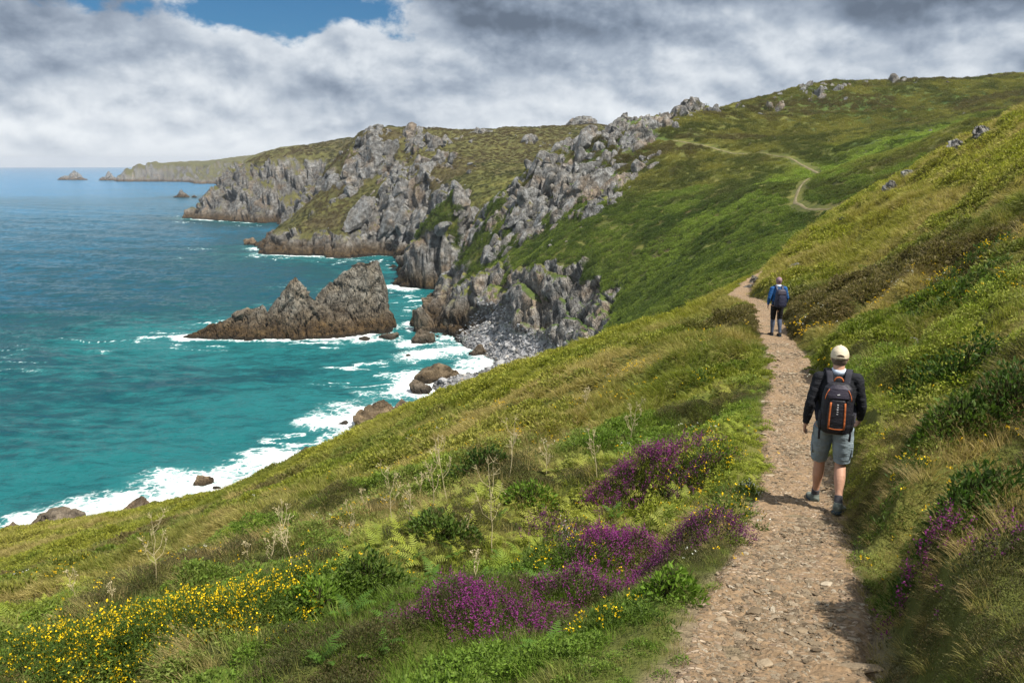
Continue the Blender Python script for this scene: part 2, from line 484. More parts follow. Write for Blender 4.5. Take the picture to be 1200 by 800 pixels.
# ------------------------------------------------------------------ footpath bench
def polyline(ctl, step):
    c = np.array(ctl)
    out = []
    n = len(c)
    for i in range(n - 1):
        p0, p1, p2, p3 = c[max(i - 1, 0)], c[i], c[i + 1], c[min(i + 2, n - 1)]
        L = np.linalg.norm(p2 - p1)
        m = max(2, int(L / step))
        t = np.arange(m)[:, None] / m
        out.append(0.5 * ((2 * p1) + (-p0 + p2) * t + (2 * p0 - 5 * p1 + 4 * p2 - p3) * t ** 2 + (-p0 + 3 * p1 - 3 * p2 + p3) * t ** 3))
    out.append(c[-1][None])
    return np.concatenate(out)
PATH = polyline(path_ctl, 0.35)
def near_line(X, Y, line):
    """distance to the polyline, index along it, and its height there"""
    best = np.full(X.shape, 1e9); bz = np.zeros(X.shape); bi = np.zeros(X.shape); side = np.zeros(X.shape)
    for i in range(len(line) - 1):
        a, b = line[i], line[i + 1]
        vx, vy = b[0] - a[0], b[1] - a[1]
        L2 = vx * vx + vy * vy + 1e-9
        t = np.clip(((X - a[0]) * vx + (Y - a[1]) * vy) / L2, 0, 1)
        ex = X - a[0] - t * vx; ey = Y - a[1] - t * vy
        d = ex * ex + ey * ey
        m = d < best
        best = np.where(m, d, best)
        bz = np.where(m, a[2] + t * (b[2] - a[2]), bz)
        bi = np.where(m, i + t, bi)
        side = np.where(m, np.sign(ex * vy - ey * vx), side)
    return np.sqrt(best), bi, bz, side
PW = 0.40                                                  # half the path's width
near = RG < 80
pd = np.full(Z.shape, 99.0)
d_, i_, z_, s_ = near_line(GX[near], GY[near], PATH)
pd[near] = d_
pside = np.zeros(Z.shape); pside[near] = s_
zpath = np.zeros(Z.shape); zpath[near] = z_
FAR_CTL = [at(*p) for p in [(1010, 243, 113), (985, 243, 113), (955, 240, 118), (940, 238, 124), (932, 232, 130), (938, 222, 140), (960, 210, 154), (970, 205, 160), (955, 199, 172), (930, 192, 188),
                            (895, 186, 198), (860, 180, 206), (830, 174, 214), (800, 170, 221), (770, 165, 228), (752, 160, 236)]]
FAR = polyline(FAR_CTL, 2.0)
farm = (RG > 90) & (RG < 260) & (np.abs(GX - 50) < 70)
fd = np.full(Z.shape, 99.0)
fd[farm] = near_line(GX[farm], GY[farm], FAR)[0]

# ------------------------------------------------------------------ relief
def ragged_width(X, Y):
    return PW * (1.0 + 0.35 * fbm2(X * 1.6, Y * 1.6, 3, 5))
edge = pd - ragged_width(GX, GY) * np.where(RG < 6, 1.0 + 0.10 * np.clip(6 - RG, 0, 3), 1.0)
onpath = sstep(edge, 0.16, 0.0)
und = fbm2(GX / 6.0, GY / 6.0, 3, 21) * 0.30 * sstep(RG, 2, 10) + fbm2(GX / 22.0, GY / 22.0, 3, 31) * 1.3 * sstep(RG, 30, 120)
# wind-combed tussocks: ridges running down the fall line and to the left
ca, sa = math.cos(R(28)), math.sin(R(28))
U = GX * ca + GY * sa; V = -GX * sa + GY * ca
wob = fbm2(GX / 1.7, GY / 1.7, 2, 44)
tus = 1.0 - np.abs(fbm2(U / 2.6 + wob * 0.5, V / 0.85 + wob * 0.6, 3, 61))
tus2 = 1.0 - np.abs(fbm2(U / 5.5 + wob * 0.3, V / 2.2 + wob * 0.5, 3, 71))
tussock = ((tus - 0.72) * 0.55 + (tus2 - 0.72) * 0.95) * sstep(RG, 2.5, 7)
heath = fbm2(GX / 3.2, GY / 3.2, 4, 83) * 0.55 * sstep(RG, 60, 120) + fbm2(GX / 9.0, GY / 9.0, 4, 84) * 1.1 * sstep(RG, 90, 160)
heath *= sstep(fd, 0.8, 4.0)
land = np.where(OWN == 0, tussock, heath)
Zr = Z + und + land
# cut the bench: level across the tread, a bank up on the right
bench = np.where(OWN == 0, np.where(pside > 0, sstep(edge, 0.40, 0.0), sstep(edge, 0.95, 0.12)), 0.0)
Zr = Zr * (1 - bench) + (zpath - 0.045 + 0.03 * fbm2(GX * 1.3, GY * 1.3, 2, 9)) * bench
# the bank on the upper side, and a lip of turf on the lower side
bank = (OWN == 0) * sstep(edge, 0.0, 0.55) * sstep(edge, 1.5, 0.6) * sstep(RG, 30, 14)
Zr += bank * np.where(pside > 0, 0.11, 0.05) * (0.8 + 0.5 * fbm2(GX / 1.1, GY / 1.1, 2, 15))
farb = sstep(fd + 0.3 * fbm2(GX / 3, GY / 3, 2, 77), 0.8, 0.4)

# ------------------------------------------------------------------ where the bedrock shows
rock = np.zeros(Z.shape)
CRAGS = [  # px, py, D, radius (m), strength
    (783, 139, 255, 6, 1.0), (768, 146, 250, 7, 1.0), (745, 155, 246, 8, 1.0), (720, 168, 240, 8, .9), (735, 185, 228, 8, .9), (765, 172, 236, 7, .8), (700, 185, 235, 9, .9), (675, 190, 236, 9, 1.0),
    (655, 180, 240, 8, 1.0), (650, 205, 228, 9, 1.0), (668, 215, 222, 9, 1.0), (690, 205, 225, 7, .7), (640, 235, 222, 9, 1.0), (662, 240, 212, 8, .9), (620, 230, 228, 8, .8), (600, 245, 228, 8, .7),
    (610, 265, 216, 9, .9), (580, 262, 235, 8, .8), (640, 262, 208, 8, .7), (720, 215, 212, 7, .9), (740, 205, 216, 6, .7), (705, 235, 202, 6, .9), (690, 255, 194, 6, .9), (680, 268, 188, 5, .7), (660, 283, 186, 5, .5),
    (820, 140, 260, 7, .7), (845, 135, 264, 6, .7), (805, 152, 250, 6, .6), (960, 104, 280, 8, .66), (955, 116, 272, 8, .7), (930, 120, 270, 6, .55), (990, 108, 280, 6, .55), (905, 130, 262, 5, .5), (1060, 103, 285, 5, .5), (1120, 103, 288, 4, .4),
    (560, 222, 268, 8, .7), (545, 240, 272, 7, .9), (530, 215, 300, 6, .7), (480, 160, 424, 9, .8), (434, 162, 418, 10, 1.0), (440, 175, 412, 10, 1.0), (425, 180, 412, 9, .9), (500, 168, 415, 9, .8), (525, 172, 410, 8, .7),
    (560, 160, 436, 6, .6), (460, 195, 404, 9, .8), (420, 200, 405, 10, .7), (480, 205, 392, 9, .8), (515, 195, 385, 9, .8), (400, 210, 405, 8, .7), (620, 168, 410, 6, .5), (640, 170, 406, 5, .5),
    (470, 240, 372, 12, 1.0), (485, 225, 372, 10, 1.0), (455, 225, 382, 10, 1.0), (500, 250, 362, 9, .8),
]
jit = fbm2(GX / 5.0, GY / 5.0, 4, 101)
for px, py, D, rad, st in CRAGS:
    c = at(px, py, D)
    m = np.abs(RG - math.hypot(c[0], c[1])) < rad * 4
    q = ((GX[m] - c[0]) ** 2 + (GY[m] - c[1]) ** 2) / (rad * rad)
    rock[m] = np.maximum(rock[m], st * np.exp(-q * 0.7))
gi, gj = np.gradient(Z)
dr = np.gradient(RR)[:, None]; dt = (TH[1] - TH[0]) * RG
slope = np.hypot(gi / dr, gj / dt)
rb = rock + jit * 0.75
# sea cliffs: steep ground low down
cl = sstep(slope + 0.55 * fbm2(GX / 11, GY / 11, 4, 111), 0.80, 1.10) * sstep(Z + 9 * fbm2(GX / 15, GY / 15, 3, 112), SEA + 22, SEA + 9)
cl = np.where(OWN >= 2, np.maximum(cl, sstep(slope + 0.75 * fbm2(GX / 22, GY / 22, 4, 113), 0.70, 0.98) * sstep(Z + 16 * fbm2(GX / 30, GY / 30, 3, 114), SEA + 36, SEA + 20)), cl)
cl = np.where(OWN == 3, np.maximum(cl, sstep(slope + 0.6 * fbm2(GX / 22, GY / 22, 4, 116), 0.42, 0.70) * sstep(Z + 14 * fbm2(GX / 30, GY / 30, 3, 117), SEA + 54, SEA + 40)), cl)
cl = np.where(OWN >= 4, np.maximum(cl, sstep(Z + 9 * fbm2(GX / 60, GY / 60, 4, 118), SEA + 44, SEA + 36)), cl)
foot = sstep(Z + 4.0 * fbm2(GX / 8, GY / 8, 3, 115), SEA + 11, SEA + 5) * (OWN > 0)
cliffB = np.zeros(Z.shape)
for px, py, D, rad in ((655, 352, 158, 8), (690, 352, 148, 6), (625, 365, 168, 6), (570, 352, 198, 7), (580, 372, 184, 6), (530, 358, 208, 8), (500, 312, 292, 10), (480, 315, 300, 10), (525, 315, 284, 10), (548, 262, 262, 5)):
    c = at(px, py, D)
    q = ((GX - c[0]) ** 2 + (GY - c[1]) ** 2) / (rad * rad)
    cliffB = np.maximum(cliffB, np.exp(-q * 0.7))
rock = np.maximum.reduce([sstep(rb, 0.56, 0.78), cl * (OWN > 0), foot, sstep(cliffB + 0.35 * jit, 0.42, 0.62)])
shoreA = (OWN == 0) * sstep(Z + 1.5 * fbm2(GX / 4, GY / 4, 3, 119), SEA + 5.0, SEA + 2.0)
rock = np.maximum(rock, shoreA)
# the pebble beach in the cove
bc = at(600, 415, 160)
bx = (GX - bc[0]); by = (GY - bc[1])
BEACH = sstep(Z + 0.8 * jit, SEA + 7.0, SEA + 4.5) * sstep(np.hypot((bx + 2) / 26, (by + 4) / 30) + 0.15 * jit, 1.05, 0.80)
rock = rock * (1 - BEACH)

# crags: angular blocks, leaning slabs, thrown out along the slope's own direction
idx = rock > 0.02
x, y, z = GX[idx], GY[idx], Zr[idx]
rr = RG[idx]
big_s = np.where(rr < 260, 1.0, np.where(rr < 520, 1.6, np.where(rr < 800, 2.4, 6.0)))
ux, uy, uz = x * 0.92 + z * 0.38, y + 0.2 * z, z * 0.9 - x * 0.35
def blocks(s, sx, sy, sz, seed):
    wx = fbm3(ux / s * 0.7, uy / s * 0.7, uz / s * 0.7, 2, seed + 40) * 0.25
    return facets(ux / (s * sx) + wx, uy / (s * sy) + wx, uz / (s * sz), seed)
h1, e1, rn = blocks(big_s * 7.6, 0.75, 1.0, 1.45, 201)
h2, e2, gn = blocks(big_s * 2.3, 0.75, 1.0, 1.5, 231)
fine = fbm3(x / 0.9 / big_s, y / 0.9 / big_s, z / 0.9 / big_s, 3, 251) * 0.16
disp = (h1 * 2.7 + h2 * 0.65 - np.clip(0.14 - e1, 0, 1) * 9.0 - np.clip(0.13 - e2, 0, 1) * 4.5 + fine) * big_s
gxn = gi / dr; gyn = gj / dt
sx_ = gxn * np.sin(TG) + gyn * np.cos(TG); sy_ = gxn * np.cos(TG) - gyn * np.sin(TG)
nx, ny, nz = -sx_[idx], -sy_[idx], np.ones(idx.sum())
nl = np.sqrt(nx * nx + ny * ny + nz * nz); nx /= nl; ny /= nl; nz /= nl
w = sstep(rock[idx], 0.15, 0.9) * np.where(OWN[idx] == 0, 0.45, np.where(OWN[idx] >= 4, 0.6, 0.9)) * np.where(OWN[idx] >= 2, sstep(Z[idx], SEA - 4.0, SEA + 1.5), 1.0)
PX = GX.copy(); PY = GY.copy(); PZ = Zr.copy()
PX[idx] += nx * disp * w * 0.8; PY[idx] += ny * disp * w * 0.8; PZ[idx] += (nz * disp + 0.25 * big_s) * w
RN = np.zeros(Z.shape); RN[idx] = rn * 0.6 + gn * 0.4
PZ += BEACH * (fbm2(GX / 2.5, GY / 2.5, 4, 301) * 0.35)
farb *= 0.0

# wind-shaped direction of the surface for everything that grows on it
def grid_normal():
    P = np.stack([PX, PY, PZ], -1)
    a = np.gradient(P, axis=0); b = np.gradient(P, axis=1)
    n = np.cross(b, a)
    n /= np.linalg.norm(n, axis=-1, keepdims=True) + 1e-9
    n[n[..., 2] < 0] *= -1
    return n
NRM = grid_normal()

def sheet(name, mask_own, kind='structure'):
    vis = mask_own & (PZ > SEA - 4.0)
    cell = vis[:-1, :-1] | vis[1:, :-1] | vis[:-1, 1:] | vis[1:, 1:]
    own_cell = mask_own[:-1, :-1]
    cell &= own_cell
    ii, jj = np.nonzero(cell)
    f = np.stack([ii * NJ + jj, ii * NJ + jj + 1, (ii + 1) * NJ + jj + 1, (ii + 1) * NJ + jj], -1)
    used = np.zeros(NI * NJ, bool); used[f.ravel()] = True
    remap = np.cumsum(used) - 1
    v = np.stack([PX.ravel()[used], PY.ravel()[used], PZ.ravel()[used]], -1)
    me = mesh_np(name, v, remap[f], smooth=True)
    for nm, arr in (('rock', rock), ('beach', BEACH), ('tread', np.maximum(onpath * (OWN == 0), farb)), ('block', RN)):
        add_attr(me, nm, arr.ravel()[used])
    o = link(name, me, M_LAND)
    tag(o, kind=kind)
    return o
# ------------------------------------------------------------------ materials
def new_mat(name):
    m = bpy.data.materials.new(name)
    m.use_nodes = True
    nt = NT(m.node_tree)
    m.node_tree.nodes.clear()
    out = nt.new('ShaderNodeOutputMaterial')
    return m, nt, out
def principled(nt, out, color, rough=0.8, spec=0.3, normal=None):
    b = nt.new('ShaderNodeBsdfPrincipled')
    nt.val(color if hasattr(color, 'is_linked') else (*color, 1.0), b.inputs['Base Color'])
    nt.val(rough, b.inputs['Roughness'])
    b.inputs['Specular IOR Level'].default_value = spec
    if normal is not None:
        nt.link(normal, b.inputs['Normal'])
    nt.link(b.outputs[0], out.inputs[0])
    return b

def rock_colour(nt, pos, height, tide=1.0):
    """grey granite: lichen-pale on top, ochre and near-black by the water"""
    n1 = nt.noise(pos, 0.10, 5, 0.6)
    n2 = nt.noise(pos, 0.55, 8, 0.65)
    n3 = nt.noise(pos, 3.0, 6, 0.7)
    c = nt.ramp(n2, [(0.30, (0.045, 0.044, 0.041)), (0.44, (0.125, 0.124, 0.120)), (0.58, (0.255, 0.258, 0.258)), (0.74, (0.45, 0.455, 0.46))])
    warm = nt.smooth(n1, 0.52, 0.66, 0.0, 0.60)
    tan = nt.smooth(nt.noise(pos, 0.22, 4, 0.6), 0.42, 0.70, 0.0, 0.5)
    c = nt.mix(tan, c, nt.ramp(n2, [(0.3, (0.060, 0.048, 0.034)), (0.7, (0.33, 0.28, 0.215))]))
    c = nt.mix(warm, c, nt.ramp(n2, [(0.3, (0.075, 0.052, 0.032)), (0.7, (0.38, 0.27, 0.165))]))
    lich = nt.smooth(n3, 0.56, 0.72, 0.0, 0.5)
    c = nt.mix(lich, c, (0.50, 0.50, 0.45, 1))
    wet_n = nt.math('ADD', height, nt.math('MULTIPLY', nt.math('SUBTRACT', n1, 0.5), 9.0))
    wet = nt.smooth(wet_n, SEA + 8.5, SEA + 1.5, 0.0, tide)
    c = nt.mix(wet, c, nt.ramp(n2, [(0.3, (0.030, 0.022, 0.014)), (0.52, (0.085, 0.058, 0.030)), (0.75, (0.20, 0.14, 0.07))]))
    wl = nt.smooth(height, SEA + 1.3, SEA + 0.5, 0.0, 0.85)
    c = nt.mix(wl, c, (0.022, 0.019, 0.015, 1))
    return c, n2, n3
def rock_bump(nt, pos, s=1.0, grain=0.6):
    st = nt.new('ShaderNodeMapping')
    nt.link(pos, st.inputs[0])
    st.inputs['Rotation'].default_value = (0.25, 0.55, 0.1)
    st.inputs['Scale'].default_value = (1.5 * s, 1.1 * s, 0.6 * s)
    v1 = nt.voro(st.outputs[0], 0.9, 'DISTANCE_TO_EDGE')
    crack = nt.smooth(v1, 0.0, 0.12)
    v2 = nt.voro(st.outputs[0], 2.6, 'DISTANCE_TO_EDGE')
    crack2 = nt.smooth(v2, 0.0, 0.10)
    n = nt.noise(pos, 1.4 * s, 8, 0.68)
    h = nt.math('ADD', nt.math('MULTIPLY', crack, 0.5), nt.math('MULTIPLY', crack2, 0.22))
    h = nt.math('ADD', h, nt.math('MULTIPLY', n, grain))
    return h

def land_material():
    m, nt, out = new_mat('turf_rock_and_soil')
    geo = nt.new('ShaderNodeNewGeometry')
    pos = geo.outputs['Position']
    sp = nt.new('ShaderNodeSeparateXYZ'); nt.link(pos, sp.inputs[0])
    rk = nt.attr('rock').outputs['Fac']; bc_ = nt.attr('beach').outputs['Fac']; tr = nt.attr('tread').outputs['Fac']
    # turf, heath, bracken and dead grass in patches, drawn out along the wind
    mp = nt.new('ShaderNodeMapping'); nt.link(pos, mp.inputs[0])
    mp.inputs['Rotation'].default_value = (0, 0, R(-28)); mp.inputs['Scale'].default_value = (0.35, 1.0, 0.6)
    a = nt.noise(pos, 0.035, 5, 0.6, 0.6)
    b = nt.noise(mp.outputs[0], 0.35, 7, 0.65)
    c = nt.noise(pos, 1.6, 7, 0.7)
    d = nt.noise(pos, 0.012, 3, 0.5)
    g = nt.ramp(b, [(0.30, (0.048, 0.058, 0.016)), (0.48, (0.100, 0.112, 0.024)), (0.62, (0.170, 0.165, 0.040)), (0.78, (0.26, 0.21, 0.085))])
    heath_c = nt.ramp(c, [(0.3, (0.035, 0.030, 0.014)), (0.55, (0.085, 0.066, 0.028)), (0.8, (0.17, 0.125, 0.055))])
    gr = nt.mix(nt.smooth(a, 0.50, 0.66), g, heath_c)
    fern = nt.ramp(c, [(0.3, (0.022, 0.050, 0.012)), (0.6, (0.060, 0.125, 0.024)), (0.85, (0.11, 0.19, 0.04))])
    gr = nt.mix(nt.math('MULTIPLY', nt.smooth(d, 0.47, 0.60), nt.smooth(sp.outputs[1], 320, 230, 0.0, 0.75)), gr, fern)
    gr = nt.mix(nt.smooth(sp.outputs[1], 260, 420, 0.0, 0.55), gr, nt.ramp(c, [(0.3, (0.050, 0.044, 0.018)), (0.7, (0.135, 0.112, 0.048))]))
    gr = nt.mix(nt.smooth(c, 0.35, 0.75, 0.20, 0.0), gr, (0.020, 0.024, 0.010, 1))
    rc, n2, n3 = rock_colour(nt, pos, sp.outputs[2])
    bl = nt.attr('block').outputs['Fac']
    rc = nt.mix(1.0, rc, nt.ramp(bl, [(0.1, (0.62, 0.61, 0.60)), (0.9, (1.25, 1.22, 1.18))]), 'MULTIPLY')
    # turf lies on the ledges
    sn = nt.new('ShaderNodeSeparateXYZ'); nt.link(geo.outputs['Normal'], sn.inputs[0])
    ledge = nt.math('ADD', sn.outputs[2], nt.math('MULTIPLY', nt.math('SUBTRACT', n2, 0.5), 0.7))
    turf_on = nt.math('MULTIPLY', nt.smooth(ledge, 0.74, 0.90), nt.smooth(sp.outputs[2], SEA + 4, SEA + 10))
    rf = nt.smooth(nt.math('ADD', rk, nt.math('MULTIPLY', nt.math('SUBTRACT', n3, 0.5), 0.5)), 0.35, 0.55)
    rf = nt.math('MULTIPLY', rf, nt.math('SUBTRACT', 1.0, turf_on))
    col = nt.mix(rf, gr, rc)
    peb = nt.ramp(nt.voro(pos, 1.3, 'F1', 1.0, 'Color'), [(0.2, (0.12, 0.12, 0.125)), (0.8, (0.36, 0.36, 0.37))])
    damp = nt.smooth(sp.outputs[2], SEA + 1.2, SEA + 0.2, 1.0, 0.35)
    peb = nt.mix(1.0, peb, damp, 'MULTIPLY')
    col = nt.mix(bc_, col, peb)
    soil = nt.ramp(nt.noise(pos, 9.0, 8, 0.7), [(0.3, (0.11, 0.082, 0.050)), (0.7, (0.27, 0.215, 0.135))])
    col = nt.mix(tr, col, soil)
    h1 = rock_bump(nt, pos)
    bn = nt.math('MULTIPLY', h1, rf)
    nb = nt.bump(bn, 0.9, 0.65)
    gh = nt.math('ADD', nt.math('MULTIPLY', c, 0.5), nt.math('MULTIPLY', nt.noise(pos, 6.0, 5, 0.7), 0.35))
    gh = nt.math('MULTIPLY', gh, nt.math('SUBTRACT', 1.0, rf))
    nb = nt.bump(gh, 0.8, 0.35, nb)
    pv = nt.math('MULTIPLY', nt.voro(pos, 1.6, 'SMOOTH_F1'), bc_)
    nb = nt.bump(pv, 0.8, 0.5, nb)
    principled(nt, out, col, 0.9, 0.15, nb)
    return m
M_LAND = land_material()

def rock_material(name='granite', scale=1.0, tint=(1, 1, 1), tide=1.0):
    m, nt, out = new_mat(name)
    geo = nt.new('ShaderNodeNewGeometry')
    pos = geo.outputs['Position']
    sp = nt.new('ShaderNodeSeparateXYZ'); nt.link(pos, sp.inputs[0])
    rc, n2, n3 = rock_colour(nt, pos, sp.outputs[2], tide)
    oi = nt.new('ShaderNodeObjectInfo')
    rv = nt.lin(oi.outputs['Random'], 0, 1, 0.7, 1.2)
    rc = nt.mix(1.0, rc, nt.ramp(rv, [(0, (0, 0, 0)), (1, (1, 1, 1))]), 'MULTIPLY') if False else rc
    rc = nt.mix(1.0, rc, (*tint, 1), 'MULTIPLY')
    sn = nt.new('ShaderNodeSeparateXYZ'); nt.link(geo.outputs['Normal'], sn.inputs[0])
    ledge = nt.math('ADD', sn.outputs[2], nt.math('MULTIPLY', nt.math('SUBTRACT', n2, 0.5), 0.9))
    moss = nt.math('MULTIPLY', nt.smooth(ledge, 0.80, 1.0, 0.0, 0.8), nt.smooth(sp.outputs[2], SEA + 9, SEA + 13))
    rc = nt.mix(moss, rc, (0.075, 0.080, 0.022, 1))
    nb = nt.bump(rock_bump(nt, pos, scale, 0.5), 0.8, 0.55 / scale)
    principled(nt, out, rc, 0.88, 0.2, nb)
    return m
M_ROCK = rock_material('granite', 1.0)
M_BOULDER = rock_material('wet_granite', 1.6, (1.0, 0.93, 0.82), 0.6)
M_TAN = rock_material('ochre_granite', 1.6, (1.05, 0.86, 0.60), 0.5)
M_ISLET = rock_material('lichened_granite', 0.8, (0.80, 0.74, 0.63))
# ------------------------------------------------------------------ the land, in its pieces
sheet('coastal_slope', OWN == 0)
sheet('hillside', OWN == 1)
sheet('headland', OWN == 2)
sheet('headland', OWN == 3)
sheet('headland', OWN == 4)
sheet('headland', OWN == 5)
# ------------------------------------------------------------------ rocks: angular blocks and the islets
def block_mesh(name, seed, size=(1, 1, 1), sub=4, planes=14, rough=0.10, flat=0.0, sharp=False):
    """a broken block of granite: a ball cut by random planes, then roughened"""
    r = np.random.default_rng(seed)
    bm = bmesh.new()
    bmesh.ops.create_icosphere(bm, subdivisions=sub, radius=1.0)
    v = np.array([q.co[:] for q in bm.verts])
    n = r.normal(size=(planes, 3)); n /= np.linalg.norm(n, axis=1, keepdims=True)
    d = r.uniform(0.40, 0.72, planes) if sharp else r.uniform(0.55, 0.95, planes)
    dot = v @ n.T
    t = np.where(dot > 0.05, d[None] / np.maximum(dot, 0.05), 9.0)
    rad = np.minimum(t.min(1), 1.1)
    p = v * rad[:, None]
    q = p * 1.7 + seed * 3.1
    h1, e1, rn = facets(q[:, 0] * 1.1, q[:, 1] * 1.1, q[:, 2] * 0.9, seed)
    dd = fbm3(q[:, 0] * 2.2, q[:, 1] * 2.2, q[:, 2] * 2.2, 4, seed) * rough * 0.7 + h1 * rough * 1.2 - np.clip(0.10 - e1, 0, 1) * rough * 5
    p = p * (1 + dd)[:, None]
    p *= np.array(size)
    if flat:
        p[:, 2] = np.where(p[:, 2] < 0, p[:, 2] * flat, p[:, 2])
    for q_, c in zip(bm.verts, p):
        q_.co = c
    me = bpy.data.meshes.new(name)
    bm.to_mesh(me); bm.free()
    return me

def islet(name, cx, cy, ang, ridges, hl, hd, res, seed, blk, mat, tilt=0.35):
    """a stack built from leaning slabs: ridges = [(profile [(u, height)], v offset, half width)]"""
    nu = int(2 * hl / res); nv = int(2 * hd / res)
    u = np.linspace(-hl, hl, nu); v = np.linspace(-hd, hd, nv)
    Ug, Vg = np.meshgrid(u, v, indexing='ij')
    H = np.full(Ug.shape, -9.0)
    for prof, vo, hw in ridges:
        pu = [a for a, b in prof]; ph = [b for a, b in prof]
        T = np.interp(Ug, pu, ph)
        T = T + fbm2(Ug / (blk * 0.8), Ug * 0 + seed, 3, seed) * blk * 0.07
        s = Vg - vo
        side = np.where(s < 0, -s / hw[0], s / hw[1])
        wv = 1.0 + 0.25 * fbm2(Ug / (blk * 2.5), Vg * 0 + 3.3, 3, seed + 3)
        H = np.maximum(H, (T + 4.0) * np.clip(1 - (side / wv) ** 1.15, -1.2, 1) - 4.0)
    X = Ug.copy(); Y = Vg.copy(); Zz = H.copy()
    X += tilt * 0.0
    gu, gv = np.gradient(H, u, v)
    n = np.stack([-gu, -gv, np.ones_like(H)], -1); n /= np.linalg.norm(n, axis=-1, keepdims=True)
    a, b, c = X * 0.9 - Zz * 0.45, Y, Zz * 0.9 + X * 0.45
    h1, e1, rn = facets(a / blk * 1.2, b / blk, c / blk * 0.5, seed)
    h2, e2, gn = facets(a / blk * 3.2, b / blk * 2.6, c / blk * 1.5, seed + 9)
    dsp = h1 * blk * 0.20 + h2 * blk * 0.07 - np.clip(0.10 - e1, 0, 1) * blk * 1.4 - np.clip(0.09 - e2, 0, 1) * blk * 0.8
    dsp += fbm3(a / blk * 3, b / blk * 3, c / blk * 3, 3, seed + 5) * blk * 0.08
    up = sstep(H, -3, 1)
    P = np.stack([X, Y, Zz], -1) + n * (dsp * (0.4 + 0.6 * up))[..., None]
    ii, jj = np.meshgrid(np.arange(nu - 1), np.arange(nv - 1), indexing='ij')
    ok = (H[:-1, :-1] > -7.5)
    ii, jj = ii[ok], jj[ok]
    f = np.stack([ii * nv + jj, (ii + 1) * nv + jj, (ii + 1) * nv + jj + 1, ii * nv + jj + 1], -1)
    used = np.zeros(nu * nv, bool); used[f.ravel()] = True
    rm = np.cumsum(used) - 1
    me = mesh_np(name, P.reshape(-1, 3)[used], rm[f], smooth=False)
    o = link(name, me, mat, loc=(cx, cy, SEA))
    o.rotation_euler = (0, 0, ang)
    # waterline points for the surf
    w = np.abs(H) < 1.0
    wx, wy = Ug[w][::5], Vg[w][::5]
    return o, np.stack([cx + wx * math.cos(ang) - wy * math.sin(ang), cy + wx * math.sin(ang) + wy * math.cos(ang)], -1)

ab = PZ > SEA
crs = (ab[:-1, :-1] != ab[1:, :-1]) | (ab[:-1, :-1] != ab[:-1, 1:])
crs &= (RG[:-1, :-1] > 60)
shore_pts = [np.stack([GX[:-1, :-1][crs], GY[:-1, :-1][crs]], -1)]

# the big leaning stack in the cove: two slabs with a cleft between them
sx0, sy0 = -54.0, 193.5
o, w = islet('sea_stack', sx0, sy0, R(6), [
    ([(-30, -5), (-26.5, 0.2), (-20, 2.6), (-14, 5.2), (-8.5, 7.6), (-6.3, 8.2), (-5.6, 6.0), (-3, 9.6), (0.5, 14.2), (1.6, 15.2), (3, 12.8), (6, 9.0), (9, 6.5), (13, 5.0), (17, 2), (22, -4)], -3.0, (7.5, 4.0)),
    ([(-6, -6), (0, 2.0), (4, 6.5), (8, 11.0), (12, 14.4), (16, 16.6), (19.5, 17.6), (21.5, 17.2), (23.0, 9), (24.0, 2), (25.0, -5)], 5.0, (9.5, 5.0))],
    32, 18, 0.26, 41, 3.6, M_ISLET)
tag(o, 'big leaning double-peaked rock islet standing in the turquoise cove below the cliffs', 'sea stack')
shore_pts.append(w)
# the far stacks
p = at_sea(86, 211)
o, w = islet('sea_stack', p[0], p[1], 0.0, [([(-40, -4), (-34, 4), (-22, 10), (-8, 14), (4, 23), (10, 23), (16, 18), (24, 9), (34, 3), (40, -4)], 0, (18, 18))], 44, 40, 1.3, 43, 12, M_ROCK)
tag(o, 'low dark far-off islet with a blunt peak, leftmost rock on the horizon', 'sea stack'); shore_pts.append(w)
p = at_sea(128, 211.5)
o, w = islet('sea_stack', p[0], p[1], 0.0, [([(-30, -4), (-24, 4), (-8, 12), (0, 25), (5, 20), (12, 11), (24, 6), (30, -4)], 0, (16, 16))], 34, 34, 1.2, 44, 10, M_ROCK)
tag(o, 'small brown pointed rock islet just off the tip of the far headland', 'sea stack'); shore_pts.append(w)
p = at_sea(213, 231.3)
o, w = islet('sea_stack', p[0], p[1], 0.0, [([(-12, -4), (-10, 1), (-5, 2.5), (-1.5, 9), (0.5, 10.5), (3, 7), (7, 4.5), (10, 1), (12, -4)], 0, (6, 6))], 13, 12, 0.4, 45, 4, M_ROCK)
tag(o, 'small black jagged rock with a sharp spike out on the open water', 'sea stack'); shore_pts.append(w)
p = at_sea(228, 231.5)
o, w = islet('sea_rock', p[0], p[1], 0.0, [([(-5, -4), (-3, 1.5), (0, 3.2), (3, 1.2), (5, -4)], 0, (4, 4))], 6, 6, 0.3, 46, 2, M_ROCK)
tag(o, 'little dark round rock right beside the spiky black rock on the water', 'rock'); shore_pts.append(w)

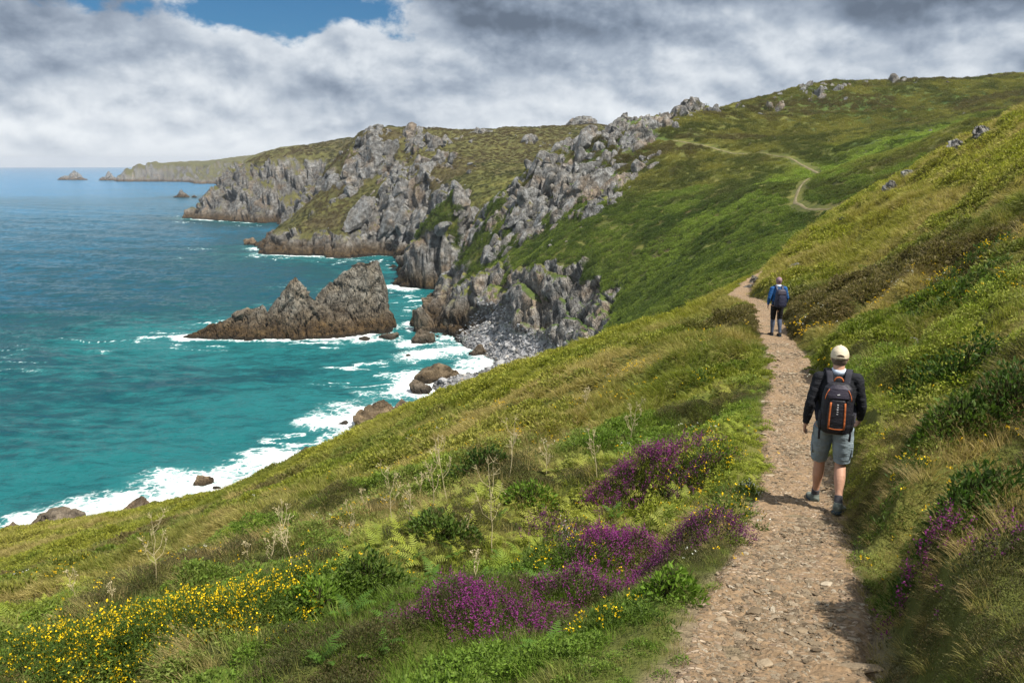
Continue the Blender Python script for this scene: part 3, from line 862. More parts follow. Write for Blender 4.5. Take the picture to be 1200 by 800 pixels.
# boulders and ledges at the water's edge: pixel of the middle of the base, width and height in pixels
BOULD = [
    (497, 388, 38, 30, 'big brown weathered boulder at the top end of the shingle beach beside the sea stack', 0.8),
    (512, 367, 44, 28, 'dark wave-worn rock shoulder rising from the water at the back of the cove', 0.9),
    (496, 402, 28, 17, 'rounded grey boulder in the surf in front of the brown boulder', 0.8),
    (455, 397, 26, 10, 'low dark rock awash just right of the sea stack foot', 0.7),
    (427, 399, 18, 7, 'small reddish rock awash in front of the sea stack', 0.7),
    (513, 447, 66, 27, 'broad flat brown ledge of rock running out from the beach into the surf', 0.8),
    (494, 459, 34, 16, 'slanting dark grey slab below the broad brown ledge', 0.7),
    (446, 489, 42, 23, 'ochre boulder at the surf edge, upper of the tan pair below the slope', 0.9),
    (434, 505, 50, 26, 'largest tan boulder in the surf under the green slope', 0.9),
    (470, 491, 36, 26, 'grey angular boulder between the ochre boulder and the shingle', 0.9),
    (401, 499, 17, 9, 'small lone brown boulder surrounded by white foam', 0.8),
    (416, 516, 16, 8, 'small dark rock at the foot of the largest tan boulder', 0.8),
    (354, 536, 20, 14, 'small brown rock peeping over the grassy edge above the foam', 0.9),
    (234, 571, 28, 17, 'brown rock awash in the wide patch of white foam at lower left', 0.8),
    (253, 574, 12, 6, 'tiny dark rock right of the brown rock awash in foam', 0.7),
    (148, 615, 60, 24, 'wide brown rock at the shoreline below the grassy slope', 0.9),
    (66, 627, 58, 22, 'pale grey rock at the shoreline by the breaking wave at far left', 0.9),
    (8, 648, 50, 30, 'grey rock at the very left edge of the shoreline', 0.9),
    (560, 417, 26, 13, 'dark boulder at the upper tide line of the shingle beach', 0.8),
    (472, 316, 22, 16, 'dark brown boulder at the foot of the cliff behind the sea stack', 0.9),
    (424, 312, 22, 5, 'flat black rock just breaking the surface off the cliff', 0.5),
    (292, 287, 20, 8, 'black rock off the tip of the nearer headland', 0.8),
    (560, 393, 40, 24, 'grey broken rock heap where the cliff comes down to the beach', 0.9),
    (590, 398, 44, 26, 'grey jumbled rock at the back of the shingle beach', 0.9),
    (300, 566, 16, 7, 'low black rock just awash at the grassy edge by the white foam', 0.7),
    (385, 527, 14, 8, 'small tan rock at the foam edge between the lone rocks', 0.8),
    (470, 508, 18, 9, 'dark rock tucked between the tan boulders and the grass', 0.8),
    (520, 470, 16, 7, 'grey stone at the foam edge below the shingle', 0.8),
    (180, 600, 26, 10, 'dark brown shelf of rock under the grassy lip at lower left', 0.8),
    (110, 622, 22, 8, 'small dark rock between the wide brown rock and the breaking wave', 0.8),
    (478, 418, 12, 5, 'tiny black rock in the surf off the upper shingle beach', 0.8),
    (535, 388, 34, 22, 'grey rock between the brown boulder and the shingle beach', 0.9),
]
HIGH = [i for i, b_ in enumerate(BOULD) if b_[0] in (560, 590, 535)]
for i, (px, py, wpx, hpx, lab, dep) in enumerate(BOULD):
    q = at_sea(px, py, 0.1)
    t = np.linalg.norm(q)
    wx = wpx / 933 * t * 0.5; hz = hpx / 933 * t
    me = block_mesh('boulder', 300 + i, (wx, wx * dep, hz * 0.95), 5 if wpx > 24 else 4, 16, 0.13, 0.5)
    gz = SEA - hz * 0.08
    if i in HIGH:
        gz = q[2] + 0.2
    o = link('boulder', me, M_TAN if i in (5, 7, 8, 13) else M_BOULDER, loc=(q[0], q[1] + wx * dep * 0.6, gz))
    o.rotation_euler = (0, 0, random.uniform(-0.4, 0.4))
    tag(o, lab, 'boulder', 'boulders along the waterline')
    if i not in HIGH:
        shore_pts.append(ring(q[0], q[1] + wx * dep * .6, wx, wx * dep, 0, 14) if False else np.stack([q[0] + wx * np.cos(np.linspace(0, 6.28, 14)), q[1] + wx * dep * 0.6 + wx * dep * np.sin(np.linspace(0, 6.28, 14))], -1))

# ------------------------------------------------------------------ the sea
SRR = rows([(58, 500, 0.0040), (500, 2500, 0.0065), (2500, 10500, 0.03)])
STH = np.linspace(R(-47), R(12), 900)
SR, ST = np.meshgrid(SRR, STH, indexing='ij')
SX = SR * np.sin(ST); SY = SR * np.cos(ST)
SP_ = np.concatenate(shore_pts)
# thin the shoreline to one point per cell of a fine grid
key = np.round(SP_ / np.maximum(0.8, np.hypot(SP_[:, 0], SP_[:, 1])[:, None] / 260.0)).astype(int)
_, ui = np.unique(key, axis=0, return_index=True)
SP_ = SP_[ui]
sd = np.full(SX.shape, 400.0, np.float32)
nearm = SR < 2300
i0 = np.nonzero(nearm.any(1))[0].max() + 1
step = 3
cxs, cys = SX[:i0:step, ::step].astype(np.float32), SY[:i0:step, ::step].astype(np.float32)
cd = np.full(cxs.shape, 400.0, np.float32)
flat = np.stack([cxs.ravel(), cys.ravel()], -1)
fr_ = np.hypot(flat[:, 0], flat[:, 1])
pr_ = np.hypot(SP_[:, 0], SP_[:, 1])
order = np.argsort(fr_)
res = np.full(len(flat), 160000.0, np.float32)
for ch in np.array_split(order, 160):
    lo, hi = fr_[ch].min() - 130, fr_[ch].max() + 130
    s_ = SP_[(pr_ > lo) & (pr_ < hi)].astype(np.float32)
    if len(s_) == 0:
        continue
    best = np.full(len(ch), 160000.0, np.float32)
    for sub in np.array_split(s_, max(1, len(s_) // 400)):
        d2 = (flat[ch, 0][:, None] - sub[:, 0][None]) ** 2 + (flat[ch, 1][:, None] - sub[:, 1][None]) ** 2
        best = np.minimum(best, d2.min(1))
    res[ch] = best
cd = np.sqrt(res).reshape(cxs.shape)
# bilinear back up
fi = np.arange(i0) / step; fj = np.arange(SX.shape[1]) / step
a0 = np.clip(fi.astype(int), 0, cd.shape[0] - 2); b0 = np.clip(fj.astype(int), 0, cd.shape[1] - 2)
uu = np.clip(fi - a0, 0, 1)[:, None]; vv = np.clip(fj - b0, 0, 1)[None]
sd[:i0] = (cd[a0][:, b0] * (1 - uu) + cd[a0 + 1][:, b0] * uu) * (1 - vv) + (cd[a0][:, b0 + 1] * (1 - uu) + cd[a0 + 1][:, b0 + 1] * uu) * vv
# surf: wide in the near cove, narrow under the cliffs, with lines of broken water running in
def g2(px, py, rad):
    c = at_sea(px, py)
    return np.exp(-((SX - c[0]) ** 2 + (SY - c[1]) ** 2) / (rad * rad))
wide = np.maximum.reduce([g2(210, 570, 15), g2(320, 545, 15), g2(400, 510, 15), g2(455, 465, 15), g2(520, 420, 15), g2(485, 440, 12), g2(95, 605, 9)])
band = 2.2 + 15.0 * wide + 5.0 * np.maximum(g2(300, 293, 45), g2(490, 345, 35)) + 4.0 * sstep(SR, 330, 600)
wig = fbm2(SX / 9.0, SY / 9.0, 4, 401)
wig2 = fbm2(SX / 2.6, SY / 2.6, 4, 402)
foam = sstep(1.0 - sd / band + wig * 0.75 + wig2 * 0.35, 0.02, 1.05) * 0.92
lines = np.abs(fbm2(SX / 16.0, SY / 5.5, 4, 411))
streak = sstep(lines, 0.10, 0.02) * sstep(fbm2(SX / 26, SY / 26, 3, 412), 0.0, 0.35) * sstep(sd, 60, 12) * 0.8
foam = np.clip(np.maximum(foam, streak), 0, 1)
# depth of colour, with patches of cloud shade and sand painted in
shoal = np.exp(-sd / 26.0)
pch = fbm2(SX / 60.0, SY / 34.0, 4, 421) * 0.5 + fbm2(SX / 400.0, SY / 130.0, 4, 422) * 0.6 * sstep(SR, 200, 700)
deep = np.clip(0.30 + 0.28 * sstep(SR, 120, 420) + 0.50 * sstep(SR, 350, 2200) + 0.24 * pch - 0.62 * shoal, 0, 1)
# chop
wv = fbm2(SX / 7.5 + 0.3 * SY / 7.5, SY / 3.2, 3, 431) * 0.52 + fbm2(SX / 2.2, SY / 1.1 + 0.2 * SX, 3, 432) * 0.15
sw = np.sin((SX * 0.45 + SY * 0.9) / 5.2 + 2.2 * fbm2(SX / 40, SY / 40, 2, 441)) * 0.34
fade = sstep(SR, 1500, 300)
SZ = SEA + (wv + sw) * (0.4 + 0.6 * sstep(sd, 2, 14)) * fade + foam * 0.15
ni, nj = SX.shape
ii, jj = np.meshgrid(np.arange(ni - 1), np.arange(nj - 1), indexing='ij')
f = np.stack([ii * nj + jj, ii * nj + jj + 1, (ii + 1) * nj + jj + 1, (ii + 1) * nj + jj], -1).reshape(-1, 4)
me = mesh_np('sea', np.stack([SX, SY, SZ], -1).reshape(-1, 3), f, smooth=True)
add_attr(me, 'foam', foam); add_attr(me, 'deep', deep)
def sea_material():
    m, nt, out = new_mat('sea_water')
    geo = nt.new('ShaderNodeNewGeometry'); pos = geo.outputs['Position']
    fm = nt.attr('foam').outputs['Fac']; dp = nt.attr('deep').outputs['Fac']
    mp = nt.new('ShaderNodeMapping'); nt.link(pos, mp.inputs[0])
    mp.inputs['Rotation'].default_value = (0, 0, R(-20)); mp.inputs['Scale'].default_value = (0.38, 1.0, 1.0)
    n1 = nt.noise(mp.outputs[0], 0.45, 8, 0.62)
    n2 = nt.noise(mp.outputs[0], 2.2, 6, 0.65)
    n3 = nt.noise(mp.outputs[0], 0.06, 6, 0.6)
    dd = nt.math('ADD', dp, nt.math('MULTIPLY', nt.math('SUBTRACT', n1, 0.5), 1.1))  # light and dark of the ripples put into the colour, over the depth
    dd = nt.math('ADD', dd, nt.math('MULTIPLY', nt.math('SUBTRACT', n3, 0.5), 0.50))
    col = nt.ramp(dd, [(0.0, (0.010, 0.128, 0.138)), (0.25, (0.002, 0.058, 0.072)), (0.50, (0.002, 0.056, 0.088)), (0.75, (0.004, 0.105, 0.180)), (1.0, (0.006, 0.165, 0.340))])
    lace = nt.voro(nt.vmath('ADD', pos, nt.vmath('SCALE', N_color_noise(nt, pos, 0.5), 2.2)), 0.75, 'DISTANCE_TO_EDGE')
    web = nt.smooth(lace, 0.16, 0.02)
    nf = nt.noise(pos, 1.3, 8, 0.7)
    ff = nt.math('ADD', fm, nt.math('MULTIPLY', nt.math('SUBTRACT', nf, 0.5), 1.5))
    ff = nt.math('ADD', ff, nt.math('MULTIPLY', web, 0.30))
    ff = nt.math('MULTIPLY', nt.smooth(ff, 0.50, 1.10), nt.smooth(fm, 0.03, 0.3))
    col = nt.mix(nt.math('MULTIPLY', nt.smooth(fm, 0.0, 0.8), 0.45), col, (0.10, 0.36, 0.35, 1))
    col = nt.mix(ff, col, (0.80, 0.82, 0.83, 1))
    h = nt.math('ADD', nt.math('MULTIPLY', n1, 1.0), nt.math('MULTIPLY', n2, 0.28))
    nb = nt.bump(h, 1.0, 1.1)
    rg = nt.lin(ff, 0, 1, 0.16, 0.9)
    b = principled(nt, out, col, rg, 0.14, nb)
    b.inputs['IOR'].default_value = 1.33
    return m
def N_color_noise(nt, pos, s):
    n = nt.new('ShaderNodeTexNoise'); nt.link(pos, n.inputs['Vector'])
    n.inputs['Scale'].default_value = s; n.inputs['Detail'].default_value = 4
    return n.outputs[1]
M_SEA = sea_material()
tag(link('sea', me, M_SEA), kind='structure')
# ------------------------------------------------------------------ plants: leaf and blade material
def leaf_material(name, inst=True, base=(0.08, 0.11, 0.02), tip=(0.25, 0.2, 0.09), tipmix=0.5, trans=0.35):
    m, nt, out = new_mat(name)
    if inst:
        col = nt.attr('tint', 'INSTANCER').outputs['Color']
    else:
        rg = nt.new('ShaderNodeRGB'); rg.outputs[0].default_value = (*base, 1); col = rg.outputs[0]
    v = nt.attr('v').outputs['Fac']; t = nt.attr('t').outputs['Fac']
    f = nt.new('ShaderNodeCombineXYZ')
    k = nt.lin(v, 0, 1, 0.55, 1.45)
    for i in range(3):
        nt.link(k, f.inputs[i])
    col = nt.mix(1.0, col, f.outputs[0], 'MULTIPLY')
    col = nt.mix(nt.math('MULTIPLY', nt.smooth(t, 0.55, 1.0), nt.math('MULTIPLY', v, tipmix)), col, (*tip, 1))
    d = nt.new('ShaderNodeBsdfPrincipled')
    nt.link(col, d.inputs['Base Color'])
    d.inputs['Roughness'].default_value = 0.6
    d.inputs['Specular IOR Level'].default_value = 0.22
    tr = nt.new('ShaderNodeBsdfTranslucent')
    nt.link(nt.mix(1.0, col, (1.1, 1.25, 0.7, 1), 'MULTIPLY'), tr.inputs['Color'])
    mx = nt.new('ShaderNodeMixShader'); mx.inputs[0].default_value = trans
    nt.link(d.outputs[0], mx.inputs[1]); nt.link(tr.outputs[0], mx.inputs[2])
    nt.link(mx.outputs[0], out.inputs[0])
    return m
M_LEAF = leaf_material('grass_and_leaves')

class Bag:
    """gathers triangles and quads with two numbers per vertex: v (which leaf) and t (how far along it)"""
    def __init__(self):
        self.v, self.f, self.a, self.t = [], [], [], []
    def strip(self, pts, width, side, rnd, taper=True):
        n = len(self.v)
        m = len(pts)
        for i, p in enumerate(pts):
            w = width * (1.0 if not taper else (0.75 if i == 0 else 1.0 - (i / (m - 1)) ** 1.6))
            t = i / (m - 1)
            if i == m - 1 and taper:
                self.v.append(tuple(p)); self.a.append(rnd); self.t.append(t)
            else:
                self.v.append(tuple(p - side * w * 0.5)); self.v.append(tuple(p + side * w * 0.5))
                self.a += [rnd, rnd]; self.t += [t, t]
        for i in range(m - 1):
            b = n + 2 * i
            if i == m - 2 and taper:
                self.f.append((b, b + 1, b + 2))
            else:
                self.f.append((b, b + 1, b + 3, b + 2))
    def leaf(self, p, d, side, L, W, rnd, t0=0.5):
        n = len(self.v)
        up = np.cross(side, d)
        self.v += [tuple(p), tuple(p + d * L * 0.5 + side * W * 0.5 + up * W * 0.12), tuple(p + d * L), tuple(p + d * L * 0.5 - side * W * 0.5 + up * W * 0.12)]
        self.a += [rnd] * 4; self.t += [t0] * 4
        self.f.append((n, n + 1, n + 2, n + 3))
    def tube(self, pts, rad, rnd=0.5, sides=4, t=0.3):
        n0 = len(self.v)
        m = len(pts)
        for i, p in enumerate(pts):
            d = pts[min(i + 1, m - 1)] - pts[max(i - 1, 0)]
            d = d / (np.linalg.norm(d) + 1e-9)
            s = np.cross(d, (0.3, 0.9, 0.2)); s /= np.linalg.norm(s) + 1e-9
            u = np.cross(d, s)
            r_ = rad[i] if hasattr(rad, '__len__') else rad
            for k_ in range(sides):
                an = 2 * math.pi * k_ / sides
                self.v.append(tuple(p + (s * math.cos(an) + u * math.sin(an)) * r_)); self.a.append(rnd); self.t.append(t)
        for i in range(m - 1):
            for k_ in range(sides):
                a = n0 + i * sides + k_; b = n0 + i * sides + (k_ + 1) % sides
                self.f.append((a, b, b + sides, a + sides))
    def mesh(self, name, mat=None):
        me = mesh_mixed(name, self.v, self.f)
        add_attr(me, 'v', np.array(self.a)); add_attr(me, 't', np.array(self.t))
        if mat is not None:
            me.materials.append(mat)
        return me

def unit(v):
    v = np.asarray(v, float)
    return v / (np.linalg.norm(v) + 1e-9)
def grass_tuft(seed, n=44, rad=0.16, L=(0.16, 0.34), W=0.006, lean=0.5, droop=0.5, segs=3, heads=0):
    r = np.random.default_rng(seed)
    b = Bag()
    for i in range(n):
        an = r.uniform(0, 2 * math.pi); rr_ = rad * math.sqrt(r.uniform())
        p = np.array((math.cos(an) * rr_, math.sin(an) * rr_, -0.03))
        out = np.array((math.cos(an), math.sin(an), 0)) * r.uniform(0, 0.45) + np.array((lean, 0, 0)) * r.uniform(0.5, 1.3) + np.array((*r.normal(0, 0.22, 2), 0))
        l = r.uniform(*L)
        d = unit(np.array((0, 0, 1.0)) + out * 0.6)
        pts = [p]
        for k_ in range(segs):
            pts.append(pts[-1] + d * l / segs)
            d = unit(d + out * droop / segs * 1.3 + np.array((0, 0, -droop * 0.45 / segs * (k_ + 1))))
        sd_ = unit(np.cross(d, (*r.normal(0, 1, 2), 0.6)))
        b.strip(pts, W * r.uniform(0.7, 1.3), sd_, r.uniform())
        if i < heads:
            e = pts[-1]
            for q in range(6):
                b.leaf(e - d * 0.012 * q, unit(d + r.normal(0, 0.5, 3)), unit(r.normal(0, 1, 3)), 0.022, 0.006, r.uniform(0.6, 1.0), 1.0)
    return b
def leafy(seed, n=240, rad=0.28, h=0.24, L=0.045, W=0.02, up=0.5, stems=0):
    r = np.random.default_rng(seed)
    b = Bag()
    for i in range(n):
        an = r.uniform(0, 2 * math.pi); q = math.sqrt(r.uniform())
        hh = h * (1 - q ** 2.2) * r.uniform(0.45, 1.08)
        p = np.array((math.cos(an) * q * rad, math.sin(an) * q * rad, hh - 0.02))
        d = unit(np.array((math.cos(an) * q, math.sin(an) * q, up)) + r.normal(0, 0.55, 3))
        b.leaf(p, d, unit(np.cross(d, r.normal(0, 1, 3))), L * r.uniform(0.6, 1.3), W * r.uniform(0.7, 1.3), r.uniform(), r.uniform(0, 0.75))
    return b
def frond(b, r, base, az, L, droop=0.9, pairs=13, wid=0.30, rnd=None):
    """one bracken frond: an arching stalk with side leaflets that shorten to the tip"""
    rnd = r.uniform(0.2, 0.9) if rnd is None else rnd
    d = unit(np.array((math.cos(az) * 0.45, math.sin(az) * 0.45, 1.0)))
    hv = np.array((math.cos(az), math.sin(az), 0.0))
    sd_ = np.array((-math.sin(az), math.cos(az), 0.0))
    pts = [base]
    m = 10
    for k_ in range(m):
        pts.append(pts[-1] + d * L / m)
        d = unit(d + hv * droop * 0.16 + np.array((0, 0, -droop * 0.11 * (k_ / 4))))
    b.strip(pts, 0.007, sd_, rnd * 0.6)
    for k_ in range(pairs):
        u = 0.22 + 0.76 * k_ / pairs
        i = min(int(u * m), m - 1); fr = u * m - i
        p = pts[i] * (1 - fr) + pts[i + 1] * fr
        tg = unit(pts[i + 1] - pts[i])
        l = L * wid * math.sin(math.pi * min(1.0, 0.30 + 0.70 * (1 - (k_ / pairs)))) if False else L * wid * (1 - k_ / pairs) ** 0.75 * (0.75 if k_ == 0 else 1.0)
        for s in (-1, 1):
            dd = unit(sd_ * s + tg * 0.45 + r.normal(0, 0.10, 3))
            nn = unit(np.cross(tg, dd))
            # the leaflet: a row of small lobes
            q = [p, p + dd * l * 0.5 - np.array((0, 0, l * 0.03)), p + dd * l - np.array((0, 0, l * 0.16))]
            b.strip(q, max(0.012, L * 0.045), unit(np.cross(nn, dd)), min(1, max(0, rnd + r.normal(0, 0.12))))

def ncol(a, b, t):
    return np.asarray(a)[None] * (1 - t[:, None]) + np.asarray(b)[None] * t[:, None]

# ------------------------------------------------------------------ scatter
AREA = np.zeros(Z.shape)
_P = np.stack([PX, PY, PZ], -1)
_a = _P[1:, :-1] - _P[:-1, :-1]; _b = _P[:-1, 1:] - _P[:-1, :-1]
AREA[:-1, :-1] = np.linalg.norm(np.cross(_a, _b), axis=-1)
VIEW = np.abs(TG) < R(40)
# keep to what lies inside the frame, with a margin for a step to the side
_fw = PY * CP - PZ * SP
_up = PY * SP + PZ * CP
_ok = _fw > 0.5
VIEW &= _ok & (np.abs(PX / np.where(_ok, _fw, 1)) < 0.643 * 1.22 + 0.8 / np.maximum(_fw, 1)) & (_up / np.where(_ok, _fw, 1) > -0.4287 * 1.15 - 0.5 / np.maximum(_fw, 1))
def sample(density, seed):
    """points on the land, density in plants per square metre of ground"""
    r = np.random.default_rng(seed)
    lam = density * AREA * VIEW
    cnt = r.poisson(np.clip(lam, 0, 50))
    ii, jj = np.nonzero(cnt)
    rep = cnt[ii, jj]
    ii = np.repeat(ii, rep); jj = np.repeat(jj, rep)
    u = r.uniform(size=len(ii))[:, None]; v = r.uniform(size=len(ii))[:, None]
    i2 = np.minimum(ii + 1, NI - 1); j2 = np.minimum(jj + 1, NJ - 1)
    p = (_P[ii, jj] * (1 - u) + _P[i2, jj] * u) * (1 - v) + (_P[ii, j2] * (1 - u) + _P[i2, j2] * u) * v
    return p, NRM[ii, jj], ii, jj, r

def instancer(name, pts, rot, scl, kind, tint, protos, label, cat):
    """one object that sets copies of a few plants at many points"""
    col = bpy.data.collections.new(name + '_kinds')
    for i, me in enumerate(protos):
        o = bpy.data.objects.new('kind_%02d' % i, me)
        col.objects.link(o)
    me = bpy.data.meshes.new(name)
    me.vertices.add(len(pts)); me.vertices.foreach_set('co', np.asarray(pts, np.float32).ravel())
    add_attr(me, 'rot', rot, 'FLOAT_VECTOR'); add_attr(me, 'scl', scl, 'FLOAT_VECTOR' if np.ndim(scl) == 2 else 'FLOAT')
    add_attr(me, 'kind', kind, 'INT')
    add_attr(me, 'tint', np.c_[tint, np.ones(len(pts))], 'FLOAT_COLOR')
    o = link(name, me)
    ng = bpy.data.node_groups.new(name, 'GeometryNodeTree')
    ng.interface.new_socket('Geometry', in_out='INPUT', socket_type='NodeSocketGeometry')
    ng.interface.new_socket('Geometry', in_out='OUTPUT', socket_type='NodeSocketGeometry')
    gi_ = ng.nodes.new('NodeGroupInput'); go_ = ng.nodes.new('NodeGroupOutput')
    ip = ng.nodes.new('GeometryNodeInstanceOnPoints')
    ci = ng.nodes.new('GeometryNodeCollectionInfo')
    ci.inputs['Collection'].default_value = col
    ci.inputs['Separate Children'].default_value = True
    ci.inputs['Reset Children'].default_value = True
    def na(nm, typ):
        n = ng.nodes.new('GeometryNodeInputNamedAttribute'); n.data_type = typ
        n.inputs['Name'].default_value = nm
        return n.outputs['Attribute']
    e2r = ng.nodes.new('FunctionNodeEulerToRotation')
    ng.links.new(na('rot', 'FLOAT_VECTOR'), e2r.inputs[0])
    ng.links.new(gi_.outputs[0], ip.inputs['Points'])
    ng.links.new(ci.outputs[0], ip.inputs['Instance'])
    ip.inputs['Pick Instance'].default_value = True
    ng.links.new(na('kind', 'INT'), ip.inputs['Instance Index'])
    ng.links.new(e2r.outputs[0], ip.inputs['Rotation'])
    ng.links.new(na('scl', 'FLOAT_VECTOR' if np.ndim(scl) == 2 else 'FLOAT'), ip.inputs['Scale'])
    ng.links.new(ip.outputs[0], go_.inputs[0])
    md = o.modifiers.new('scatter', 'NODES'); md.node_group = ng
    tag(o, label, cat, kind='stuff')
    return o

def lean_rot(nrm, r, follow=0.6, spread=0.7, az0=R(200)):
    """Euler angles: turned to the wind with some scatter, tipped part of the way to the slope's normal"""
    n = len(nrm)
    az = az0 + r.normal(0, spread, n)
    # tip about x and y in the turned frame
    tx = nrm[:, 0] * np.cos(az) + nrm[:, 1] * np.sin(az)
    ty = -nrm[:, 0] * np.sin(az) + nrm[:, 1] * np.cos(az)
    nz_ = np.maximum(nrm[:, 2], 0.3)
    return np.stack([-np.arctan2(ty, nz_) * follow, np.arctan2(tx, nz_) * follow, az], -1)

# grass, dead grass and low leafy growth on the near slope
PROTO = []
for s_ in range(3): PROTO.append(grass_tuft(500 + s_, 46, 0.17, (0.12, 0.28), 0.0085, 0.32, 0.7).mesh('grass', M_LEAF))          # 0-2
for s_ in range(2): PROTO.append(grass_tuft(510 + s_, 34, 0.12, (0.22, 0.42), 0.0050, 0.5, 0.45, heads=8).mesh('grass', M_LEAF))   # 3-4 seed grass
for s_ in range(3): PROTO.append(leafy(520 + s_, 260, 0.26, 0.20, 0.050, 0.022).mesh('leaves', M_LEAF))                            # 5-7
for s_ in range(2): PROTO.append(leafy(530 + s_, 520, 0.30, 0.20, 0.030, 0.010, 1.1).mesh('leaves', M_LEAF))                       # 8-9 heath
for s_ in range(2):
    b = Bag(); r_ = np.random.default_rng(540 + s_)
    for q in range(6):
        frond(b, r_, np.array((r_.normal(0, .05), r_.normal(0, .05), -0.02)), q * 1.05 + r_.normal(0, .3), r_.uniform(0.32, 0.5), 0.9, 11)
    PROTO.append(b.mesh('fern', M_LEAF))                                                                                            # 10-11
for s_ in range(3): PROTO.append(grass_tuft(550 + s_, 90, 0.42, (0.22, 0.45), 0.024, 0.55, 1.0).mesh('grass', M_LEAF))            # 12-14 coarse, for farther off
for s_ in range(3): PROTO.append(leafy(560 + s_, 200, 0.5, 0.28, 0.13, 0.06, 0.9).mesh('leaves', M_LEAF))                         # 15-17 coarse leafy

offpath = sstep(edge, -0.05, 0.08)
size = 0.50 + 0.0 * RG
size = np.clip(0.60 * (np.maximum(RG, 2.5) / 5.0) ** 0.42, 0.52, 1.6)
A_ = (OWN == 0) * (1 - sstep(rock, 0.3, 0.6)) * (PZ > SEA + 3) * (fd > 1)
nearA = (RG > 2.0) & (RG < 16)
dens = A_ * offpath * nearA * 36.0 / size ** 2
p, nr, ii, jj, r_ = sample(dens, 601)
n = len(p)
fa = fbm2(p[:, 0] / 2.3, p[:, 1] / 2.3, 3, 611); fb = fbm2(p[:, 0] / 1.1, p[:, 1] / 1.1, 3, 612); fc = fbm2(p[:, 0] / 4.5, p[:, 1] / 4.5, 2, 613)
kind = r_.integers(0, 3, n)
kind = np.where((fb > -0.02) & (r_.uniform(size=n) < 0.62), r_.integers(5, 8, n), kind)
kind = np.where((fc > -0.1) & (pside[ii, jj] < 0) & (r_.uniform(size=n) < 0.24), r_.integers(10, 12, n), kind)
kind = np.where((fa < -0.15) & (r_.uniform(size=n) < 0.35), r_.integers(3, 5, n), kind)
kind = np.where((fb < -0.22) & (r_.uniform(size=n) < 0.55), r_.integers(8, 10, n), kind)
dry = np.clip(0.36 - fa * 2.0 + r_.normal(0, 0.22, n), 0, 1) * np.where((kind >= 5), 0.25, 1.0)
green = ncol((0.110, 0.180, 0.022), (0.265, 0.290, 0.038), np.clip(0.5 + fc * 1.5 + r_.normal(0, 0.2, n), 0, 1))
tint = green * (1 - dry[:, None]) + np.array((0.37, 0.285, 0.125))[None] * dry[:, None]
hm = (kind == 8) | (kind == 9)
tint[hm] = ncol((0.055, 0.075, 0.018), (0.11, 0.085, 0.040), r_.uniform(size=hm.sum()))
e_ = edge[ii, jj]
small = 0.50 + 0.50 * sstep(e_, 0.05, 0.95)
instancer('grass', p, lean_rot(nr, r_), size[ii, jj] * r_.uniform(0.7, 1.25, n) * small * np.where((kind == 10) | (kind == 11), 0.85, 1.0), kind, tint, PROTO,
          'long wind-blown grass, straw and leafy growth covering the near slope either side of the path', 'grass')
print('near grass', n)

midA = (RG >= 16) & (RG < 110)
size2 = np.clip(0.55 * (np.maximum(RG, 5) / 16.0) ** 0.45, 0.5, 1.5)
dens = A_ * offpath * midA * 9.0 / size2 ** 2
p, nr, ii, jj, r_ = sample(dens, 602)
n = len(p)
fa = fbm2(p[:, 0] / 6, p[:, 1] / 6, 4, 621); fb = fbm2(p[:, 0] / 3.0, p[:, 1] / 3.0, 3, 622); fc = fbm2(p[:, 0] / 13, p[:, 1] / 13, 3, 623)
kind = r_.integers(12, 15, n)
kind = np.where((fb > 0.0) & (r_.uniform(size=n) < 0.75), r_.integers(15, 18, n), kind)
dry = np.clip(0.36 - fa * 2.0 + r_.normal(0, 0.18, n), 0, 1) * np.where(kind >= 15, 0.25, 1.0)
small2 = 0.35 + 0.65 * sstep(edge[ii, jj], 0.0, 0.9)
# the upper side of the path is barer and paler
dry = np.clip(dry + 0.14 * (pside[ii, jj] > 0) * (kind < 15), 0, 1)
green = ncol((0.088, 0.136, 0.016), (0.265, 0.265, 0.036), np.clip(0.5 + fc * 1.6 + r_.normal(0, 0.15, n), 0, 1))
tint = green * (1 - dry[:, None]) + np.array((0.36, 0.29, 0.105))[None] * dry[:, None]
brown = sstep(-fc + 0.4 * fb, 0.22, 0.42) * 0.75
tint = tint * (1 - brown[:, None]) + np.array((0.135, 0.095, 0.045))[None] * brown[:, None]
instancer('grass', p, lean_rot(nr, r_, 0.75, 0.75), np.stack([size2[ii, jj] * r_.uniform(0.7, 1.4, n) * small2] * 2 + [size2[ii, jj] * small2 * r_.uniform(0.5, 1.4, n)], -1), kind, tint, PROTO,
          'tussocky olive grass and heath on the slope running down to the surf and round the spur', 'grass')
print('mid grass', n)

# heath and bracken on the hillside across the gully, then on the headland
hill = (OWN == 1) * (1 - sstep(rock, 0.35, 0.7)) * (1 - BEACH) * (PZ > SEA + 7) * (fd > 1.5)
size3 = np.clip(1.0 * (RG / 120.0) ** 0.8, 0.8, 2.2)
dens = hill * (RG < 330) * 2.8 / size3 ** 2
p, nr, ii, jj, r_ = sample(dens, 603)
n = len(p)
fa = fbm2(p[:, 0] / 16, p[:, 1] / 16, 4, 631); fb = fbm2(p[:, 0] / 7, p[:, 1] / 7, 4, 632); fc = fbm2(p[:, 0] / 40, p[:, 1] / 40, 3, 633)
wet = sstep(-(PZ[ii, jj]) / 10 + fb + 0.6 * fc - 0.05 * (RG[ii, jj] - 130) / 10, -0.25, 0.55)          # bracken in the gully
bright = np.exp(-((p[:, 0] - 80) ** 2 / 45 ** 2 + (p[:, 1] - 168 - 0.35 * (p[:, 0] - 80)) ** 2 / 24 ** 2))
kind = np.where(r_.uniform(size=n) < 0.35 + 0.4 * wet, r_.integers(15, 18, n), r_.integers(12, 15, n))
olive = ncol((0.092, 0.104, 0.020), (0.245, 0.225, 0.050), np.clip(0.5 + fb * 1.5 + r_.normal(0, 0.15, n), 0, 1))
